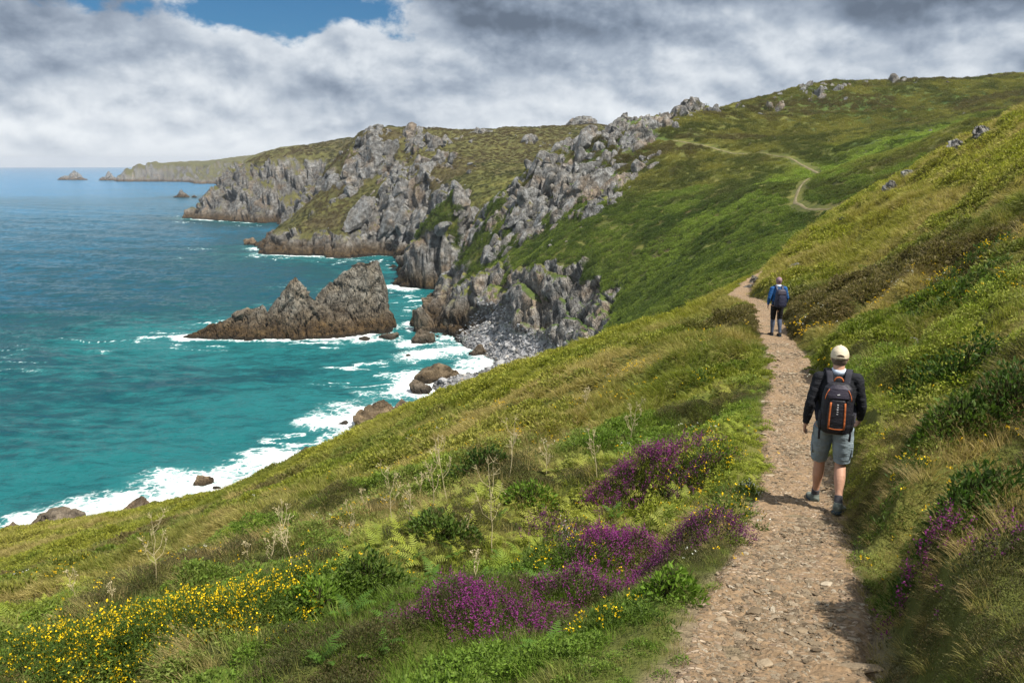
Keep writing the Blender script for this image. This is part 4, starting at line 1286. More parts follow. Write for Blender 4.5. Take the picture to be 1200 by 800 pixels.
brown = np.clip(sstep(fa - fc * 0.4, 0.02, 0.30), 0, 1) * 0.7
olive = olive * (1 - brown[:, None]) + np.array((0.105, 0.078, 0.036))[None] * brown[:, None]
brack = ncol((0.060, 0.096, 0.015), (0.160, 0.210, 0.034), np.clip(0.5 + fb * 1.2 + r_.normal(0, 0.2, n), 0, 1))
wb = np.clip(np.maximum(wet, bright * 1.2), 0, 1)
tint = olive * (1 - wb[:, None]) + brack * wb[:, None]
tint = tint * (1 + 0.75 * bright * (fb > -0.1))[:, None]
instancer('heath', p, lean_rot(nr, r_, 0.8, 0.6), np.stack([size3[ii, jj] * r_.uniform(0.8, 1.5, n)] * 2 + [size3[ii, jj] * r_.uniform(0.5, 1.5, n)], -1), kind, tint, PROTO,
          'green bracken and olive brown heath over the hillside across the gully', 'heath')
print('hill', n)
head = (OWN >= 2) * (1 - sstep(rock, 0.35, 0.7)) * (PZ > SEA + 9)
size4 = np.clip(1.5 * (RG / 400.0), 1.2, 3.6)
dens = head * (RG < 720) * 1.1 / size4 ** 2
p, nr, ii, jj, r_ = sample(dens, 604)
n = len(p)
fb = fbm2(p[:, 0] / 12, p[:, 1] / 12, 4, 642); fc = fbm2(p[:, 0] / 60, p[:, 1] / 60, 3, 643)
kind = np.where(r_.uniform(size=n) < 0.6, r_.integers(15, 18, n), r_.integers(12, 15, n))
olive = ncol((0.058, 0.066, 0.018), (0.145, 0.128, 0.042), np.clip(0.5 + fb * 1.5 + r_.normal(0, 0.15, n), 0, 1))
brown = np.clip(sstep(fc + 0.4 * fb + 0.25 * (PZ[ii, jj] > 0), -0.05, 0.30), 0, 1) * 0.8
tint = olive * (1 - brown[:, None]) + np.array((0.115, 0.080, 0.040))[None] * brown[:, None]
instancer('heath', p, lean_rot(nr, r_, 0.8, 0.6), np.stack([size4[ii, jj] * r_.uniform(0.8, 1.5, n)] * 2 + [size4[ii, jj] * r_.uniform(0.4, 0.9, n)], -1), kind, tint, PROTO,
          'brown and olive heath on top of the rocky headlands beyond the cove', 'heath')
print('head', n)

# small yellow and white flowers sprinkled through the near turf
M_DOT = leaf_material('wild_flowers', True, tipmix=0.0, trans=0.25)
def posy(seed, n, rad, h):
    r = np.random.default_rng(seed); b = Bag()
    for i in range(n):
        p = np.array((r.normal(0, rad), r.normal(0, rad), h * r.uniform(0.6, 1.15)))
        for q in range(4):
            b.leaf(p + r.normal(0, 0.006, 3), unit(r.normal(0, 1, 3) + (0, 0, .5)), unit(r.normal(0, 1, 3)), 0.018, 0.015, r.uniform(), r.uniform())
    return b.mesh('flowers', M_DOT)
POSY = [posy(570 + q, 5, 0.07, 0.17) for q in range(3)]
spots_ = sstep(fbm2(GX / 1.4, GY / 1.4, 3, 651), 0.12, 0.45)
p, nr, ii, jj, r_ = sample(A_ * offpath * (RG > 2.5) * (RG < 26) * spots_ * np.where(RG < 9, 8.0, 3.5), 605)
n = len(p)
white = r_.uniform(size=n) < 0.12
tint = np.where(white[:, None], np.array((0.62, 0.62, 0.56))[None], np.array((0.76, 0.48, 0.01))[None]) * r_.uniform(0.8, 1.1, n)[:, None]
instancer('wild_flowers', p, lean_rot(nr, r_), np.clip(0.8 * (RG[ii, jj] / 6) ** 0.5, 0.8, 1.7), r_.integers(0, 3, n), tint, POSY,
          'small yellow and white wild flowers sprinkled through the grass of the near slope', 'wild flowers')
# ------------------------------------------------------------------ footpath
_d = np.diff(PATH[:, :2], axis=0); _s = np.r_[0, np.cumsum(np.hypot(_d[:, 0], _d[:, 1]))]
def path_at(s):
    x = np.interp(s, _s, PATH[:, 0]); y = np.interp(s, _s, PATH[:, 1]); z = np.interp(s, _s, PATH[:, 2])
    e = 0.25
    tx = np.interp(s + e, _s, PATH[:, 0]) - np.interp(s - e, _s, PATH[:, 0]); ty = np.interp(s + e, _s, PATH[:, 1]) - np.interp(s - e, _s, PATH[:, 1])
    l = np.hypot(tx, ty) + 1e-9
    return x, y, z, ty / l, -tx / l                          # the right-hand normal
def land_z(X, Y):
    rr_ = np.hypot(X, Y); th = np.arctan2(X, Y)
    fj = np.clip((th - TH[0]) / (TH[1] - TH[0]), 0, NJ - 1.001)
    i = np.clip(np.searchsorted(RR, rr_) - 1, 0, NI - 2); j = fj.astype(int)
    u = np.clip((rr_ - RR[i]) / (RR[i + 1] - RR[i]), 0, 1); v = fj - j
    return (PZ[i, j] * (1 - u) + PZ[i + 1, j] * u) * (1 - v) + (PZ[i, j + 1] * (1 - u) + PZ[i + 1, j + 1] * u) * v
def path_surface(s, t):
    x, y, z, nx_, ny_ = path_at(s)
    X = x + nx_ * t; Y = y + ny_ * t
    base = z - 0.045 + 0.03 * fbm2(X * 1.3, Y * 1.3, 2, 9) + 0.022
    h1, e1, _r = facets(X * 9.0 + 1.5 * vnoise2(X * 4, Y * 4, 3), Y * 13.0, X * 0 + 0.5, 701)
    rel = 0.010 * h1 - np.clip(0.10 - e1, 0, 1) * 0.05 + 0.020 * fbm2(X * 5, Y * 5, 4, 702) + 0.03 * fbm2(X * 1.8, Y * 1.8, 2, 703)
    dish = 0.035 * (np.abs(t) / 0.45) ** 2
    zz = base + rel + dish * 0.5
    hw = 0.44 + 0.07 * fbm2(X * 1.6, Y * 1.6, 2, 5)
    u = sstep(np.abs(t), hw - 0.06, hw + 0.14)
    return X, Y, zz * (1 - u) + np.minimum(zz, land_z(X, Y) - 0.05) * u
s0 = 1.6
ss = [s0]
while ss[-1] < _s[-1] - 5:
    ss.append(ss[-1] + max(0.018, 0.0040 * (ss[-1] - 1.5)))
ss = np.array(ss); tt = np.linspace(-0.80, 0.80, 84)
Sg, Tg = np.meshgrid(ss, tt, indexing='ij')
X_, Y_, Z_ = path_surface(Sg, Tg)
ii, jj = np.meshgrid(np.arange(len(ss) - 1), np.arange(len(tt) - 1), indexing='ij')
f = np.stack([ii * len(tt) + jj, ii * len(tt) + jj + 1, (ii + 1) * len(tt) + jj + 1, (ii + 1) * len(tt) + jj], -1).reshape(-1, 4)
me = mesh_np('path', np.stack([X_, Y_, Z_], -1).reshape(-1, 3), f, smooth=False)
def path_material():
    m, nt, out = new_mat('stony_soil')
    geo = nt.new('ShaderNodeNewGeometry'); pos = geo.outputs['Position']
    mp = nt.new('ShaderNodeMapping'); nt.link(pos, mp.inputs[0]); mp.inputs['Scale'].default_value = (1, 1.5, 1)
    n1 = nt.noise(pos, 2.2, 4, 0.6); n2 = nt.noise(pos, 22, 6, 0.7)
    ch = nt.voro(mp.outputs[0], 26, 'F1', 1.0, 'Color')
    ed = nt.voro(mp.outputs[0], 26, 'DISTANCE_TO_EDGE')
    soil = nt.ramp(n2, [(0.28, (0.125, 0.086, 0.048)), (0.55, (0.250, 0.172, 0.103)), (0.78, (0.36, 0.265, 0.165))])
    sep_ = nt.new('ShaderNodeSeparateColor'); nt.link(ch, sep_.inputs[0])
    chip = nt.ramp(sep_.outputs[0], [(0.0, (0.17, 0.12, 0.085)), (0.6, (0.33, 0.245, 0.17)), (1.0, (0.46, 0.37, 0.27))])
    cm = nt.math('MULTIPLY', nt.smooth(sep_.outputs[1], 0.42, 0.55), nt.smooth(nt.math('ADD', n1, nt.math('MULTIPLY', n2, 0.3)), 0.50, 0.72))
    cm = nt.math('MULTIPLY', cm, nt.smooth(ed, 0.02, 0.10))
    c = nt.mix(cm, soil, chip)
    h = nt.math('ADD', nt.math('MULTIPLY', cm, 0.6), nt.math('MULTIPLY', n2, 0.8))
    principled(nt, out, c, 0.92, 0.15, nt.bump(h, 0.9, 0.02))
    return m
M_PATH = path_material()
tag(link('path', me, M_PATH), kind='structure')

def stone_material():
    m, nt, out = new_mat('path_slate')
    tcn = nt.new('ShaderNodeTexCoord')
    oi = nt.new('ShaderNodeObjectInfo')
    n = nt.noise(tcn.outputs['Object'], 5.0, 6, 0.65)
    c = nt.ramp(oi.outputs['Random'], [(0.0, (0.130, 0.098, 0.064)), (0.5, (0.235, 0.182, 0.120)), (0.88, (0.33, 0.265, 0.185)), (1.0, (0.44, 0.38, 0.29))])
    c = nt.mix(1.0, c, nt.ramp(n, [(0.3, (0.7, 0.68, 0.66)), (0.7, (1.15, 1.15, 1.15))]), 'MULTIPLY')
    principled(nt, out, c, 0.85, 0.2, nt.bump(n, 0.6, 0.05))
    return m
M_STONE = stone_material()
chips = []
for k_ in range(7):
    me = block_mesh('chip', 800 + k_, (1.0, random.uniform(0.40, 0.75), random.uniform(0.10, 0.22)), 2, 9, 0.05, 0.0, True)
    me.materials.append(M_STONE); chips.append(me)
r_ = np.random.default_rng(81)
nchip = 36000
u = r_.uniform(size=nchip)
s_ = 2.4 * (26 / 2.4) ** (u ** 1.15)
t_ = np.clip(r_.normal(0.03, 0.26, nchip), -0.50, 0.50)
keep = r_.uniform(size=nchip) < 0.12 + 0.88 * sstep(fbm2(s_ * 1.1, t_ * 3.0, 3, 88) + 0.9 * np.abs(t_ - 0.03) - 0.10, -0.10, 0.25)
s_, t_ = s_[keep], t_[keep]; nchip = len(s_)
X_, Y_, Z_ = path_surface(s_, t_)
sc_ = np.clip(r_.lognormal(math.log(0.0115), 0.50, nchip), 0.005, 0.042) * np.clip((s_ / 5.0) ** 0.45, 0.8, 2.0)
Z_ += sc_ * 0.05
rot = np.stack([r_.normal(0, 0.22, nchip), r_.normal(0, 0.22, nchip), r_.uniform(0, 6.28, nchip)], -1)
instancer('gravel', np.stack([X_, Y_, Z_], -1), rot, sc_, r_.integers(0, 7, nchip), np.ones((nchip, 3)), chips,
          'loose flat chips of buff slate strewn over the trodden earth of the footpath', 'gravel')
# larger stones bedded in the tread: pixel, width in pixels
def path_hit(px, py):
    best = None
    a = (px - 600.0) / 933.0; b = (400.0 - py) / 933.0
    dirn = np.array((a, CP + b * SP, -SP + b * CP)); dirn /= np.linalg.norm(dirn)
    s = np.linspace(1.6, 40, 1500)
    tt_ = np.linspace(-0.7, 0.7, 57)
    Sg_, Tg_ = np.meshgrid(s, tt_, indexing='ij')
    x, y, z, nx_, ny_ = path_at(Sg_)
    P = np.stack([x + nx_ * Tg_, y + ny_ * Tg_, z - 0.02], -1)
    Pn = P / np.linalg.norm(P, axis=-1, keepdims=True)
    k_ = np.argmax((Pn @ dirn))
    i, j = np.unravel_index(k_, Sg_.shape)
    return s[i], tt_[j], np.linalg.norm(P[i, j])
STONES = [
    (886, 716, 22, 'palest flat buff stone lying in the middle of the path below the hiker'), (998, 728, 18, 'rounded tan stone at the right edge of the path by the dark bank'),
    (898, 775, 24, 'long flat slab of stone near the bottom middle of the path'), (1003, 788, 46, 'broad worn step stone at the bottom right of the path'),
    (940, 742, 18, 'thin dark slate tilted up in the lower middle of the path'), (845, 725, 14, 'buff stone on the left margin of the path beside the green bush'),
    (918, 653, 15, 'pale flat stone on the left half of the path a pace behind the hiker'), (957, 757, 20, 'large buff flake of slate lying in the lower right of the path'),
    (858, 770, 16, 'grey slate flake on the lower left part of the path'), (968, 690, 14, 'small buff slab near the path centre right below the hiker'),
    (935, 700, 12, 'little pale stone in the middle of the path above the dark slate'), (905, 740, 13, 'dull brown stone between the palest stone and the long slab'),
    (982, 668, 13, 'dull flat stone on the right side of the path near the grass verge'), (900, 556, 14, 'pale stone at the left verge of the path beside the yellow flowers'),
    (985, 620, 14, 'flat stone just behind the heel of the near hiker'), (870, 745, 12, 'dark brown chip of slate on the left of the path'),
    (1000, 752, 13, 'small light stone at the right margin of the lower path'), (925, 788, 16, 'brown slab at the very bottom centre of the path'),
    (880, 790, 14, 'buff shard at the bottom left centre of the path'), (842, 788, 13, 'grey shard in the bottom left corner of the path'),
    (973, 776, 14, 'tilted buff shard beside the broad worn step stone'), (950, 620, 11, 'small brown stone on the path between the hiker and the pale flat stone'),
]
for i, (px, py, wpx, lab) in enumerate(STONES):
    s_, t_, dd_ = path_hit(px, py)
    w_ = wpx / 933 * dd_ * 0.5
    me = block_mesh('stone', 900 + i, (w_, w_ * random.uniform(0.5, 0.75), w_ * random.uniform(0.16, 0.3)), 4, 12, 0.06)
    me.materials.append(M_STONE)
    X_, Y_, Z_ = path_surface(np.array([s_]), np.array([t_]))
    o = link('stone', me, loc=(X_[0], Y_[0], Z_[0] + w_ * 0.05))
    o.rotation_euler = (random.gauss(0, .12), random.gauss(0, .12), random.uniform(-0.5, 0.5))
    tag(o, lab, 'stone', 'larger stones bedded in the footpath')

# the same path where it climbs the hillside across the gully: one thin worn line
_fd = np.diff(FAR[:, :2], axis=0); _fs = np.r_[0, np.cumsum(np.hypot(_fd[:, 0], _fd[:, 1]))]
fs = np.arange(0.5, _fs[-1] - 0.5, 0.6)
fx = np.interp(fs, _fs, FAR[:, 0]); fy = np.interp(fs, _fs, FAR[:, 1])
tx, ty = np.gradient(fx), np.gradient(fy); tl = np.hypot(tx, ty)
rows_ = []
for q in np.linspace(-1, 1, 5):
    w_ = (0.25 + 0.10 * fbm2(fs / 4, fs * 0, 2, 78)) * q
    X_ = fx + ty / tl * w_; Y_ = fy - tx / tl * w_
    rows_.append(np.stack([X_, Y_, land_z(X_, Y_) + 0.10 - 0.08 * abs(q)], -1))
V_ = np.stack(rows_, 1)
nn = len(fs); ii, jj = np.meshgrid(np.arange(nn - 1), np.arange(4), indexing='ij')
me = mesh_np('path', V_.reshape(-1, 3), np.stack([ii * 5 + jj, ii * 5 + jj + 1, (ii + 1) * 5 + jj + 1, (ii + 1) * 5 + jj], -1).reshape(-1, 4), True)
M_TRAIL, nt, out = new_mat('worn_turf')
geo = nt.new('ShaderNodeNewGeometry')
principled(nt, out, nt.ramp(nt.noise(geo.outputs['Position'], 0.9, 5, 0.65), [(0.3, (0.105, 0.095, 0.045)), (0.7, (0.235, 0.200, 0.120))]), 0.95, 0.1)
tag(link('path', me, M_TRAIL), kind='structure')
# ------------------------------------------------------------------ flowers, ferns, bushes and dry stalks of the near slope, one by one
def ground(px, py):
    """where the sight line through a pixel of the photograph meets the land"""
    a = (px - 600.0) / 933.0; b = (400.0 - py) / 933.0
    dx_, dy_, dz_ = a, CP + b * SP, -SP + b * CP
    th = math.atan2(dx_, dy_)
    j = int(np.clip(round((th - TH[0]) / (TH[1] - TH[0])), 0, NJ - 1))
    k_ = dz_ / math.hypot(dx_, dy_)
    h = PZ[:, j] / RR
    hit = np.nonzero((h >= k_) & (RR > 1.5))[0]
    i = hit[0] if len(hit) else NI - 1
    return np.array((GX[i, j], GY[i, j], PZ[i, j])), NRM[i, j]
M_STEM = leaf_material('shrub_green', False, (0.070, 0.115, 0.018), (0.17, 0.15, 0.05), 0.5)
M_DARKLEAF = leaf_material('dark_shrub_green', False, (0.050, 0.092, 0.016), (0.12, 0.14, 0.03), 0.4)
M_BRIGHT = leaf_material('bright_shrub_green', False, (0.115, 0.195, 0.022), (0.22, 0.21, 0.05), 0.4)
M_HEATHLEAF = leaf_material('heather_foliage', False, (0.058, 0.060, 0.022), (0.12, 0.075, 0.05), 0.4)
M_PURPLE = leaf_material('heather_flowers', False, (0.185, 0.024, 0.148), (0.30, 0.06, 0.24), 0.6, 0.3)
M_DULLPURPLE = leaf_material('faded_heather_flowers', False, (0.130, 0.022, 0.110), (0.20, 0.06, 0.15), 0.6, 0.3)
M_YELLOW = leaf_material('gorse_flowers', False, (0.80, 0.54, 0.008), (0.85, 0.65, 0.02), 0.6, 0.25)
M_WHITE = leaf_material('white_flowers', False, (0.70, 0.70, 0.64), (0.75, 0.75, 0.7), 0.5, 0.25)
M_GREYTWIG = leaf_material('dead_heather', False, (0.36, 0.33, 0.30), (0.45, 0.43, 0.40), 0.5, 0.1)
M_STRAW = leaf_material('dry_stalk', False, (0.46, 0.39, 0.23), (0.58, 0.50, 0.33), 0.6, 0.1)
M_FERN = leaf_material('bracken', False, (0.075, 0.150, 0.020), (0.13, 0.15, 0.03), 0.5)

def dome_points(r, n, a, b, h, X0, Y0, rag=0.25):
    an = r.uniform(0, 2 * math.pi, n); q = np.sqrt(r.uniform(0, 1, n))
    wob = 1 + rag * np.sin(an * 3 + r.uniform(0, 6)) + rag * 0.6 * np.sin(an * 5 + r.uniform(0, 6))
    x = np.cos(an) * q * a * wob; y = np.sin(an) * q * b * wob
    lump = 1 + 0.35 * fbm2((X0 + x) * 4, (Y0 + y) * 4, 2, 5)
    return x, y, h * (1 - q ** 2.4) * lump
def surface_drop(c, x, y):
    """height of the land beside a plant, relative to its foot"""
    X = c[0] + x; Y = c[1] + y
    rr_ = np.hypot(X, Y); th = np.arctan2(X, Y)
    i = np.clip(np.searchsorted(RR, rr_), 0, NI - 1); j = np.clip(np.round((th - TH[0]) / (TH[1] - TH[0])).astype(int), 0, NJ - 1)
    return PZ[i, j] - c[2]
def footprint(px, py, wpx, hpx):
    c, n = ground(px, py)
    D = np.linalg.norm(c)
    return c, n, wpx / 933 * D, hpx / 933 * D, D
def heather(px, py, wpx, hpx, depth, lab, seed, mat, cover=1.0, grey=0.0, nmul=1.0):
    c, n, w, h, D = footprint(px, py, wpx, hpx)
    r = np.random.default_rng(seed)
    a, b = w / 2, w / 2 * depth
    c = c + np.array((0, b * 0.4, 0)); c[2] += float(surface_drop(c, np.array(0.0), np.array(0.0)))
    num = int(2300 * a * b * math.pi * nmul / max(1, (D / 6)))
    x, y, z = dome_points(r, num, a, b, h * 0.55, c[0], c[1])
    g = surface_drop(c, x, y)
    fo, fl, dead = Bag(), Bag(), Bag()
    size = max(1.0, (D / 6) ** 0.6)
    for i in range(num):
        p = np.array((x[i], y[i], g[i] + z[i]))
        d = unit(np.array((x[i] / a * 0.6, y[i] / b * 0.6, 1.2)) + r.normal(0, 0.28, 3))
        L = r.uniform(0.09, 0.17) * size
        isgrey = grey and x[i] > a * 0.15 and y[i] < b * 0.3 and r.uniform() < grey
        tgt = dead if isgrey else fo
        for k_ in range(5):
            u = k_ / 5
            tgt.leaf(p + d * L * (u - 0.35), unit(d * 0.8 + r.normal(0, 0.6, 3)), unit(r.normal(0, 1, 3)), 0.026 * size, 0.008 * size, r.uniform(), r.uniform(0, 0.7))
        patch = fbm2(np.array([(c[0] + x[i]) * 5.0]), np.array([(c[1] + y[i]) * 5.0]), 2, 17)[0]
        if not isgrey and r.uniform() < cover * (0.75 + 0.9 * patch):
            v_ = float(np.clip(r.normal(0.5, 0.22) + patch * 0.4, 0, 1))
            for k_ in range(8):
                u = 0.30 + 0.70 * k_ / 8
                q = p + d * L * u + r.normal(0, 0.006 * size, 3)
                fl.leaf(q, unit(r.normal(0, 1, 3) + d * 0.5), unit(r.normal(0, 1, 3)), 0.013 * size, 0.011 * size, float(np.clip(v_ + r.normal(0, 0.15), 0, 1)), r.uniform(0, 1))
    root = empty('heather_clump', c)
    tag(root, lab, 'heather', 'heather clumps in bloom beside the path')
    link('foliage', fo.mesh('heather_foliage', M_HEATHLEAF), parent=root)
    link('flowers', fl.mesh('heather_flowers', mat), parent=root)
    if dead.f:
        o = link('dead_twigs', dead.mesh('dead_twigs', M_GREYTWIG), parent=root); o['label'] = 'bleached grey dead twigs'
    return root
heather(757, 592, 128, 56, 0.6, 'bright purple heather clump farthest up the slope, between bracken and yellow flowers', 1001, M_PURPLE, 1.0)
heather(815, 583, 70, 34, 0.6, 'dull purple heather clump mixed with yellow flowers close to the path edge', 1007, M_DULLPURPLE, 0.7)
heather(728, 668, 134, 64, 0.65, 'deep purple heather clump forming the left half of the long middle mound', 1002, M_PURPLE, 0.95)
heather(805, 650, 124, 54, 0.6, 'faded purple heather clump forming the right half of the long middle mound', 1003, M_DULLPURPLE, 0.95)
heather(652, 645, 76, 52, 0.6, 'purple heather clump with a streak of bleached grey dead twigs', 1004, M_DULLPURPLE, 0.9, 0.75)
heather(690, 718, 130, 46, 0.6, 'low violet heather clump with yellow flowers along its upper edge', 1005, M_PURPLE, 0.75)
heather(580, 755, 180, 62, 0.6, 'magenta heather clump lowest and farthest left, above dry grass', 1006, M_PURPLE, 0.85)
heather(1082, 694, 60, 74, 0.6, 'small bright violet heather clump on the right bank beside the path', 1008, M_PURPLE, 0.95)
heather(1165, 680, 90, 74, 0.5, 'dusky purple heather clump half hidden in dark bushes at the right edge', 1009, M_DULLPURPLE, 0.22)

def gorse(px, py, wpx, hpx, depth, lab, seed, cover=0.5, mat=None, name='gorse_bush', flower=None, nmul=1.0):
    c, n, w, h, D = footprint(px, py, wpx, hpx)
    r = np.random.default_rng(seed)
    a, b = w / 2, w / 2 * depth
    c = c + np.array((0, b * 0.4, 0)); c[2] += float(surface_drop(c, np.array(0.0), np.array(0.0)))
    size = max(1.0, (D / 6) ** 0.75)
    num = int(min(2600, 950 * a * b * math.pi * nmul / size ** 2))
    x, y, z = dome_points(r, num, a, b, h * 0.6, c[0], c[1])
    g = surface_drop(c, x, y)
    fo, fl = Bag(), Bag()
    for i in range(num):
        p = np.array((x[i], y[i], g[i] + z[i] * r.uniform(0.6, 1.1)))
        d = unit(np.array((x[i] / a * 0.7, y[i] / b * 0.7, 1.0)) + r.normal(0, 0.4, 3))
        for k_ in range(7):
            fo.leaf(p + r.normal(0, 0.025 * size, 3), unit(d + r.normal(0, 0.6, 3)), unit(r.normal(0, 1, 3)), r.uniform(0.03, 0.06) * size, 0.010 * size, r.uniform(), r.uniform(0, 0.8))
        patch = fbm2(np.array([(c[0] + x[i]) * 4.0]), np.array([(c[1] + y[i]) * 4.0]), 2, 27)[0]
        if r.uniform() < cover * (0.8 + 1.3 * patch):
            q = p + d * 0.05 * size
            for k_ in range(r.integers(2, 7)):
                fl.leaf(q + r.normal(0, 0.012 * size, 3), unit(d + r.normal(0, 0.8, 3)), unit(r.normal(0, 1, 3)), 0.016 * size, 0.013 * size, r.uniform(), r.uniform())
    root = empty(name, c)
    tag(root, lab, 'gorse' if name == 'gorse_bush' else 'wild flowers', 'yellow-flowered gorse and trefoil patches')
    link('foliage', fo.mesh('gorse_foliage', mat or M_STEM), parent=root)
    if fl.f:
        link('flowers', fl.mesh('gorse_flowers', flower or M_YELLOW), parent=root)
    return root
gorse(60, 805, 190, 84, 1.3, 'yellow gorse patch in the bottom left corner, thickest with blossom', 1101, 0.85)
gorse(180, 770, 190, 84, 1.3, 'yellow gorse patch in the middle of the big golden drift at lower left', 1102, 0.85)
gorse(285, 732, 150, 70, 1.3, 'yellow gorse patch at the upper right end of the golden drift', 1103, 0.75)
gorse(345, 695, 80, 40, 1.0, 'thin straggle of gorse bloom just right of the golden drift, among green leaves', 1104, 0.22)
gorse(655, 682, 110, 70, 0.6, 'yellow flowers between the grey streaked heather and the violet heather', 1105, 0.6)
gorse(725, 738, 110, 50, 0.6, 'scattered yellow flowers in green grass under the violet heather', 1111, 0.3)
gorse(850, 612, 64, 60, 0.8, 'dense yellow flower patch right against the left edge of the path', 1106, 0.6)
gorse(825, 566, 90, 52, 0.6, 'sparse yellow flowers above the dull purple heather by the path', 1107, 0.45)
gorse(1062, 560, 50, 34, 0.6, 'yellow flowers on the right bank level with the hiker knees', 1108, 0.35, M_DARKLEAF)
gorse(1040, 622, 50, 24, 0.6, 'few yellow flowers low on the right bank below the hiker', 1109, 0.16)
gorse(1150, 312, 110, 24, 0.5, 'strip of yellow gorse high on the right slope at the picture edge', 1110, 0.35, M_DARKLEAF)
gorse(1105, 348, 70, 16, 0.5, 'small patch of yellow gorse on the right slope below the gorse strip', 1112, 0.3)
gorse(820, 455, 70, 18, 0.5, 'faint yellow flowers in grass left of the path before the hiker', 1113, 0.3)
gorse(878, 582, 16, 18, 0.8, 'little white flower head beside the yellow patch at the path edge', 1114, 0.9, None, 'wild_flower', M_WHITE, 3.0)
gorse(890, 625, 18, 14, 0.8, 'tiny white flowers at the left edge of the path below the yellow patch', 1115, 0.5, None, 'wild_flower', M_WHITE, 2.0)

def bush(px, py, wpx, hpx, depth, lab, seed, mat, L=0.045, W=0.02, nmul=1.0):
    c, n, w, h, D = footprint(px, py, wpx, hpx)
    r = np.random.default_rng(seed)
    a, b = w / 2, w / 2 * depth
    c = c + np.array((0, b * 0.4, 0)); c[2] += float(surface_drop(c, np.array(0.0), np.array(0.0)))
    size = max(1.0, (D / 6) ** 0.7)
    num = int(min(9000, 5200 * a * b * math.pi * nmul / size ** 2))
    x, y, z = dome_points(r, num, a, b, h * 0.75, c[0], c[1], 0.18)
    g = surface_drop(c, x, y)
    fo, st = Bag(), Bag()
    for i in range(num):
        p = np.array((x[i], y[i], g[i] + z[i] * r.uniform(0.35, 1.08) + 0.02))
        d = unit(np.array((x[i] / a * 0.8, y[i] / b * 0.8, 0.8)) + r.normal(0, 0.5, 3))
        fo.leaf(p, d, unit(np.cross(d, r.normal(0, 1, 3))), L * size * r.uniform(0.6, 1.4), W * size * r.uniform(0.7, 1.3), r.uniform(), r.uniform(0, 0.9))
    for i in range(26):
        an = r.uniform(0, 6.28); q = r.uniform(0.1, 0.8)
        e = np.array((math.cos(an) * a * q, math.sin(an) * b * q, h * 0.7 * (1 - q * q)))
        e[2] += float(surface_drop(c, np.array(e[0]), np.array(e[1])))
        st.tube([np.array((e[0] * 0.2, e[1] * 0.2, -0.05)), e * 0.55 + r.normal(0, 0.02, 3), e], [0.008 * size, 0.006 * size, 0.003 * size], 0.5)
    root = empty('bush', c)
    tag(root, lab, 'bush', 'low bushes on the slope')
    link('foliage', fo.mesh('bush_foliage', mat), parent=root)
    link('stems', st.mesh('bush_stems', M_HEATHLEAF), parent=root)
    return root
bush(788, 705, 70, 46, 0.8, 'bright green leafy bush right at the left edge of the lower path', 1201, M_BRIGHT)
bush(1130, 452, 130, 58, 0.5, 'big dark green bush on the right bank above the hiker pack', 1202, M_DARKLEAF)
bush(1185, 500, 90, 60, 0.6, 'dark green bush at the right picture edge below the big dark bush', 1203, M_DARKLEAF)
bush(1120, 520, 100, 44, 0.5, 'mid green bush on the bank between two dark bushes', 1204, M_STEM)
bush(1140, 610, 130, 60, 0.6, 'dark bush with long leaves above the dusky heather on the right bank', 1205, M_DARKLEAF, 0.06, 0.016)
bush(1064, 684, 50, 26, 0.7, 'green rushy bush touching the left side of the bright violet heather', 1206, M_STEM, 0.06, 0.010)
bush(1120, 365, 110, 26, 0.5, 'bright green bush up the right slope near the yellow gorse', 1207, M_STEM)
bush(520, 640, 90, 44, 0.6, 'leafy green bush in the middle of the left slope by the tallest dry stalk', 1208, M_STEM)
bush(430, 700, 110, 48, 0.6, 'broad green bush between the golden drift and the magenta heather', 1209, M_STEM)
bush(620, 600, 70, 34, 0.6, 'small green bush above the grey streaked heather', 1210, M_BRIGHT)
bush(560, 560, 80, 30, 0.6, 'dark green bush far up the left slope among dry stalks', 1211, M_DARKLEAF)
bush(370, 735, 80, 44, 0.6, 'yellowish green bush beside the golden drift at lower left', 1212, M_BRIGHT)

FERN = [(548, 632), (575, 612), (600, 640), (500, 680), (470, 700), (455, 735), (520, 705), (640, 690), (560, 690), (720, 610), (690, 590), (480, 660), (530, 655), (410, 720), (350, 700), (610, 575), (660, 560), (590, 660), (440, 770), (380, 780), (640, 770), ]
for i, (px, py) in enumerate(FERN):
    c, n = ground(px, py)
    r = np.random.default_rng(1300 + i)
    fr = []
    root = empty('bracken_fern', c)
    side = 'left of the path' if px < 900 else 'on the right bank'
    near_what = ('beside the tallest dry stalk' if 530 < px < 610 and py > 600 else 'below the golden gorse drift' if px < 460 else 'near the heather clumps' if 600 <= px < 760 else 'in the middle of the left slope')
    tag(root, 'feathery green bracken fern growing ' + near_what, 'fern', 'bracken ferns growing ' + near_what)
    for q in range(5):
        b = Bag()
        frond(b, r, np.array((r.normal(0, .03), r.normal(0, .03), -0.02)), q * 1.26 + r.normal(0, .3), r.uniform(0.16, 0.30), 0.8, 12)
        link('frond', b.mesh('frond', M_FERN), parent=root)

